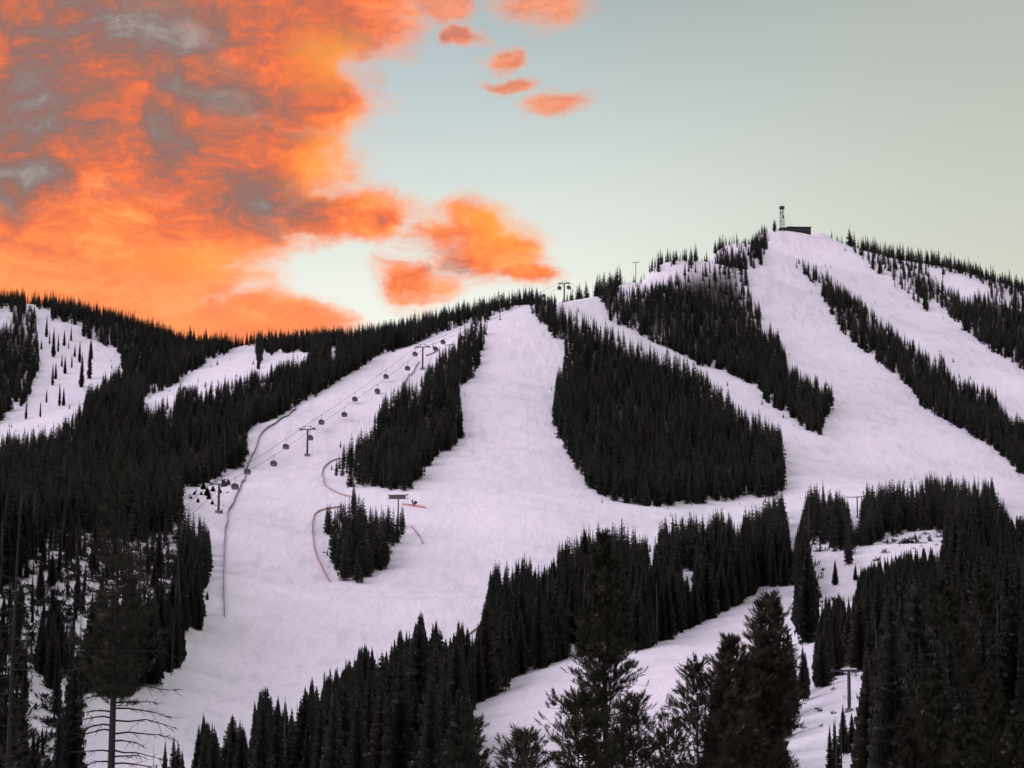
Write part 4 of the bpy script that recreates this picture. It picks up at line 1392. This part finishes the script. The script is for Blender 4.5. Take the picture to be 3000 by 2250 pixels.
# 4: right hand pines, a tall one and lower ones leaning out before it
loc, H = fg(2265, 1758, 92)
loc[0] -= 1.15
fr = lambda y: yfrac(y, H, 92, loc)
pine('pine_tree', loc, H, [(fr(2300), 1.2), (fr(2150), 1.2), (fr(2050), 1.15), (fr(1950), 0.95), (fr(1880), 0.75), (fr(1800), 0.42), (1.0, 0.15)],
     'broad dark pine with rounded top at right of the lower piste', seed=33, n_br=150, tuft=0.32, dens_=2.7, trunk_r=0.2, lean=(1.15, 0))
loc, H = fg(2135, 1885, 88)
fr = lambda y: yfrac(y, H, 88, loc)
pine('pine_tree', loc, H, [(fr(2300), 1.5), (fr(2150), 1.3), (fr(2060), 1.05), (fr(1980), 0.7), (fr(1930), 0.35), (1.0, 0.15)],
     'lower dark pine with finger like shoots left of the broad pine', seed=35, n_br=120, tuft=0.32, dens_=2.4, thin=([0, fr(2150), fr(2050), 1], [0.6, 0.65, 1, 1]))
loc, H = fg(2037, 1950, 90)
fr = lambda y: yfrac(y, H, 90, loc)
pine('pine_tree', loc, H, [(fr(2300), 1.7), (fr(2160), 1.5), (fr(2080), 1.0), (fr(2010), 0.45), (1.0, 0.15)],
     'small dark pine at the lower right of the lower piste', seed=37, n_br=70, tuft=0.34, dens_=1.3, thin=([0, fr(2120), fr(2080), 1], [0.6, 0.6, 1, 1]))
loc, H = fg(1858, 2062, 86)
fr = lambda y: yfrac(y, H, 86, loc)
pine('pine_tree', loc, H, [(fr(2300), 1.1), (fr(2180), 0.95), (fr(2110), 0.6), (1.0, 0.22)],
     'short pine with rounded top right of the centre pine', seed=41, n_br=44, tuft=0.34, dens_=1.3)
loc, H = fg(1690, 2040, 84)
fr = lambda y: yfrac(y, H, 84, loc)
pine('pine_tree', loc, H, [(fr(2300), 1.35), (fr(2200), 1.2), (fr(2120), 0.9), (1.0, 0.2)],
     'small pine crowded against the left foot of the centre pine', seed=43, n_br=60, tuft=0.34, dens_=1.3)
loc, H = fg(1540, 2168, 80)
fr = lambda y: yfrac(y, H, 80, loc)
pine('pine_tree', loc, H, [(fr(2320), 0.95), (fr(2230), 0.7), (1.0, 0.35)],
     'low bushy pine top at the bottom edge of the lower piste', seed=47, n_br=40, tuft=0.34, dens_=1.3)
loc, H = fg(1375, 2125, 95)
fr = lambda y: yfrac(y, H, 95, loc)
pine('pine_tree', loc, H, [(fr(2320), 0.9), (fr(2230), 0.75), (fr(2170), 0.5), (1.0, 0.2)],
     'small pine at the right end of the bottom row of spruces', seed=49, n_br=40, tuft=0.34, dens_=1.2)
loc, H = fg(1960, 2130, 84)
fr = lambda y: yfrac(y, H, 84, loc)
pine('pine_tree', loc, H, [(fr(2320), 1.2), (fr(2230), 0.9), (1.0, 0.25)],
     'small open pine between the short round pine and the right hand pines', seed=51, n_br=44, tuft=0.34, dens_=0.9)

# dark pines of the lower right forest
right_pines = [(2620, 1800, 190), (2720, 1980, 140), (2810, 1840, 170), (2900, 1990, 130), (2960, 1780, 200), (2660, 2110, 110), (2830, 2120, 100), (2980, 2130, 100), (2760, 1700, 230), (2880, 1690, 240), (2590, 1850, 200), (3040, 1900, 150)]
RP = ['pine %s in the lower right forest' % w for w in ('with the highest tip left of centre', 'low and central', 'tall and central', 'brownish, low and right of centre', 'tall at the right edge', 'nearest left of centre at the bottom edge',
                                                         'dark, at the bottom edge right of centre', 'at the bottom right corner', 'far, upright, behind the central pines', 'far, upright, near the right edge', 'slender, right of the lift tower', 'brownish, cut by the right edge')]
for i, (px, py, d) in enumerate(right_pines):
    loc, H = fg(px, py, d)
    sc = H / 12.0
    pine('pine_tree', loc, H, [(0.12, 1.9 * sc), (0.35, 2.0 * sc), (0.6, 1.5 * sc), (0.85, 0.8 * sc), (1.0, 0.2)],
         RP[i], None, seed=60 + i, n_br=95, tuft=0.38 * max(1, d / 150), dens_=1.5, mat='drypine' if i in (5, 10, 15) else 'pine')

# ------------------------------------------------------------------ lifts
def tower(name, px, py_base, py_top, label, group, line_dir, half=3.1, kind='gondola', d=None, base_off=0.0):
    p = hit(px, py_base) if d is None else None
    if p is None:
        t = unproj(px, py_base, d)
        p = np.array([t[0], t[1], float(height(t[0], t[1]))])
    dd = float(project(p)[2])
    H = (py_base - py_top) * dd / F
    ang = math.atan2(line_dir[1], line_dir[0]) - math.pi / 2
    root = empty(name, p, ang)
    ks = 1.0 if kind == 'gondola' else 0.5
    MB().quadbox((0, 0, 0.25 * ks), (2.4 * ks, 2.0 * ks, 1.5 * ks), 0, 0.8).build('footing', M['concrete'], root)
    MB().tube([(0, 0, -0.5), (0, 0, H * 0.5), (0, 0, H)], [0.50 * ks, 0.42 * ks, 0.36 * ks], 10).build('pole', M['steel'], root, smooth=True)
    arm = MB()
    if kind == 'gondola':
        arm.quadbox((0, 0, H), (2 * half, 0.45, 0.45))
        arm.build('crossarm', M['steel'], root)
        fr_ = MB()
        for s in (-1, 1):
            fr_.tube([(s * half * 0.8, 0, H + 0.2), (s * half * 0.55, 0, H + 1.5)], 0.12, 5)
            fr_.tube([(s * half * 0.35, 0, H + 0.2), (s * half * 0.55, 0, H + 1.5)], 0.12, 5)
        fr_.tube([(-half * 0.55, 0, H + 1.5), (half * 0.55, 0, H + 1.5)], 0.12, 5)
        fr_.build('lifting_frame', M['steel'], root)
        for s in (-1, 1):
            tr_ = MB().quadbox((s * half, 0, H + 0.05), (0.22, 3.6, 0.30)).build('sheave_train', M['dark_steel'], root)
            for k in range(6):
                MB().tube([(s * half - 0.10, -1.5 + 0.6 * k, H + 0.36), (s * half + 0.10, -1.5 + 0.6 * k, H + 0.36)], 0.24, 10).build('sheave', M['rubber'], tr_)
            w = MB()
            w.quadbox((s * (half + 0.75), 0, H - 0.35), (0.7, 3.8, 0.08))
            for yy in (-1.8, 0, 1.8):
                w.tube([(s * (half + 1.05), yy, H - 0.35), (s * (half + 1.05), yy, H + 0.6)], 0.04, 4)
            w.tube([(s * (half + 1.05), -1.8, H + 0.6), (s * (half + 1.05), 1.8, H + 0.6)], 0.04, 4)
            w.build('catwalk', M['steel'], root)
    else:
        arm.quadbox((0, 0, H), (2 * half, 0.28, 0.28))
        arm.build('crossarm', M['steel'], root)
        for s in (-1, 1):
            MB().quadbox((s * half, 0, H + 0.1), (0.25, 2.2, 0.3)).build('sheave_train', M['dark_steel'], root)
        MB().quadbox((half * 0.2, 0, H + 0.28), (0.7 * half, 0.36, 0.14), 0, 0.8).build('snow_cap', M['cap_snow'], root)
    MB().tube([(0.45 * ks, 0, 0.8), (0.45 * ks, 0, H - 0.3)], 0.05, 4).build('ladder', M['dark_steel'], root)
    tag(root, label, 'lift tower', group)
    return p, H, ang


G_A = hit(900, 1335)
G_B = hit(1238, 1082)
gdir = (G_B - G_A)[:2]
gdir /= np.linalg.norm(gdir)
TW = []
TW.append(tower('gondola_tower', 640, 1503, 1418, 'lowest gondola tower, slim pole beside bushes left of the dark net fence', None, gdir))
TW.append(tower('gondola_tower', 900, 1335, 1257, 'large gondola tower with wide crossarm on the open snow slope', None, gdir))
TW.append(tower('gondola_tower', 1238, 1082, 1016, 'upper gondola tower beside the trees near the top of the slope', None, gdir))
TW.append(tower('gondola_tower', 1653, 885, 830, 'gondola tower standing on the skyline above the centre piste', None, gdir, half=2.5))

perp = np.array([gdir[1], -gdir[0], 0])
start = TW[0][0] - np.array([gdir[0], gdir[1], 0]) * 45
start[2] = float(height(start[0], start[1])) + 4
end = TW[3][0] + np.array([gdir[0], gdir[1], 0]) * 160
end[2] = float(height(end[0], end[1])) + 12
CAB = {}
for side, nm in ((-1, 'left'), (1, 'right')):
    nodes = [start + perp * 3.1 * side] + [t[0] + np.array([0, 0, t[1] + 0.62]) + perp * 3.1 * side for t in TW] + [end + perp * 3.1 * side]
    pts = []
    for a, b in zip(nodes[:-1], nodes[1:]):
        L = np.linalg.norm(b - a)
        for k in range(24):
            s = k / 24
            pts.append(a * (1 - s) + b * s - np.array([0, 0, 4 * s * (1 - s) * L * L * 0.00003]))
    pts.append(nodes[-1])
    CAB[side] = np.array(pts)
    o = MB().tube(pts, 0.075, 4, cap=False).build('haul_rope', M['dark_steel'])
    tag(o, 'thin dark gondola cable on the %s side of the towers' % nm, 'cable')


def make_cabin():
    root = empty('gondola_cabin', (0, 0, 0))
    out = [(-0.95, -1.05), (-0.78, -1.15), (0.78, -1.15), (0.95, -1.05), (1.22, 0.05), (1.16, 0.35), (0.75, 0.98), (0.35, 1.15), (-0.35, 1.15), (-0.75, 0.98), (-1.16, 0.35), (-1.22, 0.05)]
    body = MB().prism(out, -1.15, 1.15).build('body', M['cabin'], root)
    MB().prism([(-0.97, -1.10), (-0.78, -1.18), (0.78, -1.18), (0.97, -1.10), (1.12, -0.42), (-1.12, -0.42)], -1.18, 1.18).build('skirt', M['cabin_low'], root)
    for s in (-1, 1):
        MB().prism([(-0.98, -0.25), (0.98, -0.25), (1.02, 0.30), (0.70, 0.80), (-0.70, 0.80), (-1.02, 0.30)], s * 1.16 - 0.01, s * 1.16 + 0.01).build('window', M['glass'], root)
    for s in (-1, 1):
        d_ = MB().quadbox((s * 1.13, 0, -0.1), (0.10, 0.9, 1.5)).build('door', M['cabin_low'], root)
        MB().quadbox((s * 1.19, 0, 0.2), (0.03, 0.7, 0.7)).build('pane', M['glass'], d_)
    MB().tube([(0, 0, 1.1), (0, 0, 2.0), (0.25, 0, 2.5), (0, 0, 3.3)], 0.07, 5).build('hanger', M['dark_steel'], root)
    MB().quadbox((0, 0, 3.36), (0.3, 0.75, 0.28)).build('grip', M['dark_steel'], root)
    MB().quadbox((0, 0, 1.2), (0.9, 1.3, 0.10)).build('roof_frame', M['dark_steel'], root)
    return root


def copy_tree(o, parent=None):
    c = o.copy()
    COL.objects.link(c)
    c.parent = parent
    for ch in list(o.children):
        copy_tree(ch, c)
    return c


ORD = ['lowest', 'second lowest', 'third from the bottom', 'fourth from the bottom', 'fifth from the bottom', 'sixth from the bottom', 'seventh from the bottom', 'eighth from the bottom']
cab0 = None
for side, xs, nm in ((-1, [725, 838, 942, 1040, 1131, 1216, 1298], 'left'), (1, [689, 802, 909, 1009, 1106, 1194, 1276, 1354], 'right')):
    pr = project(CAB[side])
    for k, x in enumerate(xs):
        i = int(np.argmin(np.abs(pr[0] - x)))
        j = i + 1 if pr[0][i] < x else i - 1
        t = (x - pr[0][i]) / (pr[0][j] - pr[0][i] + 1e-9)
        p = CAB[side][i] * (1 - t) + CAB[side][j] * t
        if cab0 is None:
            c = cab0 = make_cabin()
        else:
            c = copy_tree(cab0)
        c.location = tuple(p - np.array([0, 0, 3.36]))
        c.rotation_euler = (0, 0, math.atan2(gdir[1], gdir[0]) - math.pi / 2)
        c['label'] = 'small dark gondola cabin, %s on the %s cable' % (ORD[k], nm)
        c['category'] = 'gondola cabin'
        c['group'] = 'gondola cabins on the cables'
for x, side, lab in ((1588, -1, 'gondola cabin over the trees just below the skyline, left of the ridge tower'), (1640, -1, 'gondola cabin against the sky immediately left of the ridge tower'), (1662, 1, 'gondola cabin against the sky immediately right of the ridge tower')):
    pr = project(CAB[side])
    i = int(np.argmin(np.abs(pr[0] - x)))
    c = copy_tree(cab0)
    c.location = tuple(CAB[side][i] - np.array([0, 0, 3.36]))
    c.rotation_euler = (0, 0, math.atan2(gdir[1], gdir[0]) - math.pi / 2)
    tag(c, lab, 'gondola cabin', 'gondola cabins on the cables')

cdir = np.array([0.55, 0.83])
# chairlift towers
tower('lift_tower', 1316, 1062, 1010, 'thin T shaped lift tower among the trees at the upper gondola tower', None, cdir, half=2.3, kind='chair')
tower('lift_tower', 1465, 937, 866, 'lone slim lift pole on snow at top of the centre piste', None, cdir, half=0.9, kind='chair')
tower('lift_tower', 1863, 838, 768, 'slim lift tower among the skyline trees left of the summit', None, cdir, half=2.2, kind='chair')
tower('lift_tower', 2512, 1516, 1456, 'lift tower with crossarm at left end of the low right stand', None, np.array([0.3, 0.95]), half=4.0, kind='chair')
tower('lift_tower', 2488, 2085, 1966, 'dark T shaped lift tower in the snowy gap of the lower right forest', None, np.array([0.05, 1.0]), half=2.2, kind='chair')
# chairlift tower with service platform above the small round stand
p, H_, a_ = tower('lift_tower', 1166, 1580, 1450, 'chairlift tower with grey platform and snow on top, above the small round stand', None, np.array([0.1, 1.0]), half=3.4, kind='chair')
r_ = [o for o in COL.objects if o.type == 'EMPTY' and o.get('label', '').startswith('chairlift tower with grey platform')][0]
MB().quadbox((-0.2, -0.55, H_ - 0.75), (6.2, 0.25, 1.3)).build('platform_grille', M['grille'], r_)
rl = MB()
for s in (-1, 1):
    rl.tube([(s * 3.6, -0.5, H_ - 1.4), (s * 3.6, -0.5, H_ + 0.1)], 0.07, 4)
rl.tube([(-4.0, -0.5, H_ - 1.4), (4.2, -0.5, H_ - 1.45)], 0.08, 4)
rl.build('railing', M['steel'], r_)

# ------------------------------------------------------------------ net fences along the pistes
def fence(name, pix, hgt, mat, label, cat='fence', every=7.0):
    P = [hit(*q) for q in pix]
    path = [P[0]]
    for a, b in zip(P[:-1], P[1:]):
        n = max(1, int(np.linalg.norm(b - a) / 2.5))
        for k in range(1, n + 1):
            q = a + (b - a) * k / n
            q[2] = float(height(q[0], q[1]))
            path.append(q)
    path = np.array(path)
    # soften the corners
    for _ in range(3):
        path[1:-1] = 0.5 * path[1:-1] + 0.25 * (path[:-2] + path[2:])
    path[:, 2] = height(path[:, 0], path[:, 1])
    root = empty(name, path[0])
    o0 = path[0]
    m = MB()
    r = random.Random(len(pix))
    tops = []
    for k, q in enumerate(path):
        t = path[min(k + 1, len(path) - 1)] - path[max(k - 1, 0)]
        nrm = np.array([-t[1], t[0], 0]) / (np.hypot(t[0], t[1]) + 1e-9) * 0.04
        hh = hgt * r.uniform(0.8, 1.08)
        for s, z in ((1, -0.05), (1, hh), (-1, hh), (-1, -0.05)):
            m.v.append(tuple(q - o0 + nrm * s + np.array([0, 0, z])))
        if k:
            a, b = (k - 1) * 4, k * 4
            for j in range(3):
                m.f.append((a + j, b + j, b + j + 1, a + j + 1))
    m.build('net', mat, root)
    acc = every
    for k in range(len(path)):
        if k:
            acc += np.linalg.norm(path[k] - path[k - 1])
        if acc >= every:
            acc = 0
            q = path[k] - o0
            MB().tube([q + np.array([0, 0, -0.2]), q + np.array([0, 0, hgt * 1.25])], 0.06, 5).build('post', M['wood'], root)
    tag(root, label, cat)
    return root


fence('net_fence', [(868, 1200), (830, 1226), (790, 1252), (762, 1275), (752, 1310), (735, 1345), (722, 1375), (718, 1400), (700, 1440), (682, 1480), (668, 1500), (667, 1530), (659, 1552), (657, 1600), (655, 1700), (656, 1760), (658, 1808)], 1.0, M['blue_net'],
      'long dark blue net fence winding down the left side of the wide piste')
fence('net_fence', [(998, 1345), (970, 1350), (950, 1370), (942, 1395), (948, 1420), (975, 1440), (1000, 1452), (1028, 1458)], 0.85, M['tan_net'], 'tan net fence curving around the lower left end of the long stand')
fence('net_fence', [(1000, 1487), (960, 1492), (925, 1502), (916, 1530), (914, 1560), (920, 1610), (935, 1650), (952, 1685), (966, 1706)], 0.85, M['orange_net'], 'orange net fence curving around the left of the small round stand')
fence('net_fence', [(1180, 1480), (1215, 1485), (1248, 1490)], 0.9, M['orange_net'], 'short orange net fence right of the platform tower')
fence('net_fence', [(1205, 1545), (1222, 1562), (1232, 1580), (1239, 1595)], 0.8, M['tan_net'], 'short grey brown net fence right of the small round stand')
fence('net_fence', [(1178, 1135), (1196, 1105), (1215, 1082), (1228, 1060)], 0.9, M['tan_net'], 'tan net fence below the upper gondola tower')
fence('net_fence', [(1248, 1044), (1268, 1038), (1286, 1026)], 0.9, M['tan_net'], 'short tan net fence right of the upper gondola tower')
fence('net_fence', [(1368, 1866), (1390, 1850), (1412, 1838)], 0.7, M['tan_net'], 'short tan fence where the bottom spruce row meets the middle stand')

# snowmaking gun beside the platform tower
p = hit(1217, 1484)
g = empty('snow_gun', p, 0.4)
MB().tube([(0, -0.7, 1.5), (0, -0.4, 1.55), (0, 0.5, 1.65), (0, 0.8, 1.7)], [0.45, 0.62, 0.6, 0.5], 12).build('barrel', M['dark_steel'], g, smooth=True)
MB().tube([(0, 0, 0.3), (0, 0, 1.1)], 0.12, 6).build('pedestal', M['steel'], g)
st = MB()
for a in (0.5, 2.6, 4.7):
    st.tube([(0, 0, 0.45), (math.cos(a) * 0.9, math.sin(a) * 0.9, 0.0)], 0.07, 5)
st.build('skid', M['steel'], g)
MB().quadbox((-0.75, -0.1, 0.9), (0.5, 0.6, 0.9)).build('control_box', M['dark_steel'], g)
tag(g, 'small dark snowmaking gun on snow right of the platform tower', 'snow gun')
p = hit(1208, 1477)
g = empty('padded_post', p, 0.0)
MB().tube([(0, 0, -0.2), (0.1, 0, 1.8)], 0.10, 6).build('post', M['wood'], g)
MB().tube([(0.02, 0, 0.5), (0.07, 0, 1.35), (0.1, 0, 1.75)], [0.28, 0.30, 0.22], 8).build('pad', M['dark_steel'], g)
tag(g, 'short dark padded post just left of the snowmaking gun', 'post')
p = hit(651, 1504)
g = empty('padded_post', p, 0.0)
MB().tube([(0, 0, -0.2), (0, 0, 1.9)], 0.08, 6).build('post', M['wood'], g)
MB().tube([(0, 0, 0.4), (0, 0, 1.3), (0, 0, 1.7)], [0.18, 0.2, 0.15], 8).build('pad', M['dark_steel'], g)
tag(g, 'small dark post at the foot of the lowest gondola tower', 'post')

# ------------------------------------------------------------------ summit lodge and radio mast
pc = hit(2330, 676)
dd = float(project(pc)[2])
m_px = dd / F
lod = empty('summit_lodge', pc + np.array([0, 6, 0]), 0.06)
W = 92 * m_px
MB().quadbox((0, 0, 1.0), (W, 9, 6.0)).build('wall', M['wall_dark'], lod)
MB().quadbox((3, -0.4, 4.4), (W - 5.5, 10.2, 0.7)).build('roof', M['roof'], lod)
MB().quadbox((W * 0.22, 0.5, 5.1), (W * 0.5, 5, 0.8), 0, 0.8).build('roof_lantern', M['roof'], lod)
for k in range(6):
    w_ = MB().quadbox((-W * 0.5 + 8 + k * 3.2, -4.53, 2.4), (2.4, 0.14, 1.4)).build('window', M['wood'], lod)
    MB().quadbox((-W * 0.5 + 8 + k * 3.2, -4.63, 2.4), (2.0, 0.08, 1.1)).build('pane', M['glass'], w_)
MB().quadbox((-W * 0.5 + 2.2, -4.55, 1.2), (1.3, 0.16, 2.3)).build('door', M['wood'], lod)
MB().tube([(-W * 0.12, 0, 4.5), (-W * 0.12, 0, 8.6)], 0.12, 5).build('flue', M['dark_steel'], lod)
tag(lod, 'low dark flat roofed lodge on the bare summit', 'lodge')

pc = hit(2294, 680)
mast = empty('radio_mast', pc + np.array([0, 5, 0]), 0.3)
HM = (680 - 600) * float(project(pc)[2]) / F
lm = MB()
hw = lambda z: 1.7 - 0.7 * z / HM
for sx in (-1, 1):
    for sy in (-1, 1):
        lm.tube([(sx * hw(-1), sy * hw(-1), -1), (sx * hw(HM), sy * hw(HM), HM)], 0.16, 5)
lm.build('legs', M['dark_steel'], mast)
br = MB()
nb = 9
for k in range(nb):
    z0, z1 = HM * k / nb, HM * (k + 1) / nb
    for (ax, ay), (bx_, by_) in (((-1, -1), (1, -1)), ((1, -1), (1, 1)), ((1, 1), (-1, 1)), ((-1, 1), (-1, -1))):
        br.tube([(ax * hw(z0), ay * hw(z0), z0), (bx_ * hw(z1), by_ * hw(z1), z1)], 0.10, 4)
        br.tube([(ax * hw(z1), ay * hw(z1), z1), (bx_ * hw(z1), by_ * hw(z1), z1)], 0.10, 4)
br.build('bracing', M['dark_steel'], mast)
MB().tube([(0, 0, HM - 2.2), (0, 0, HM - 2.0), (0, 0, HM - 0.2), (0, 0, HM + 0.5)], [1.5, 2.3, 2.3, 0.9], 14).build('drum', M['dark_steel'], mast)
for z, a in ((HM * 0.45, 2.6), (HM * 0.6, 5.0), (HM * 0.74, 3.6)):
    c_ = np.array([math.cos(a) * 1.3, math.sin(a) * 1.3, z])
    e_ = np.array([math.cos(a) * 1.9, math.sin(a) * 1.9, z])
    MB().tube([c_, e_], [0.5, 0.95], 12).build('dish', M['steel'], mast)
tag(mast, 'dark lattice radio mast with a drum on top beside the summit lodge', 'mast')
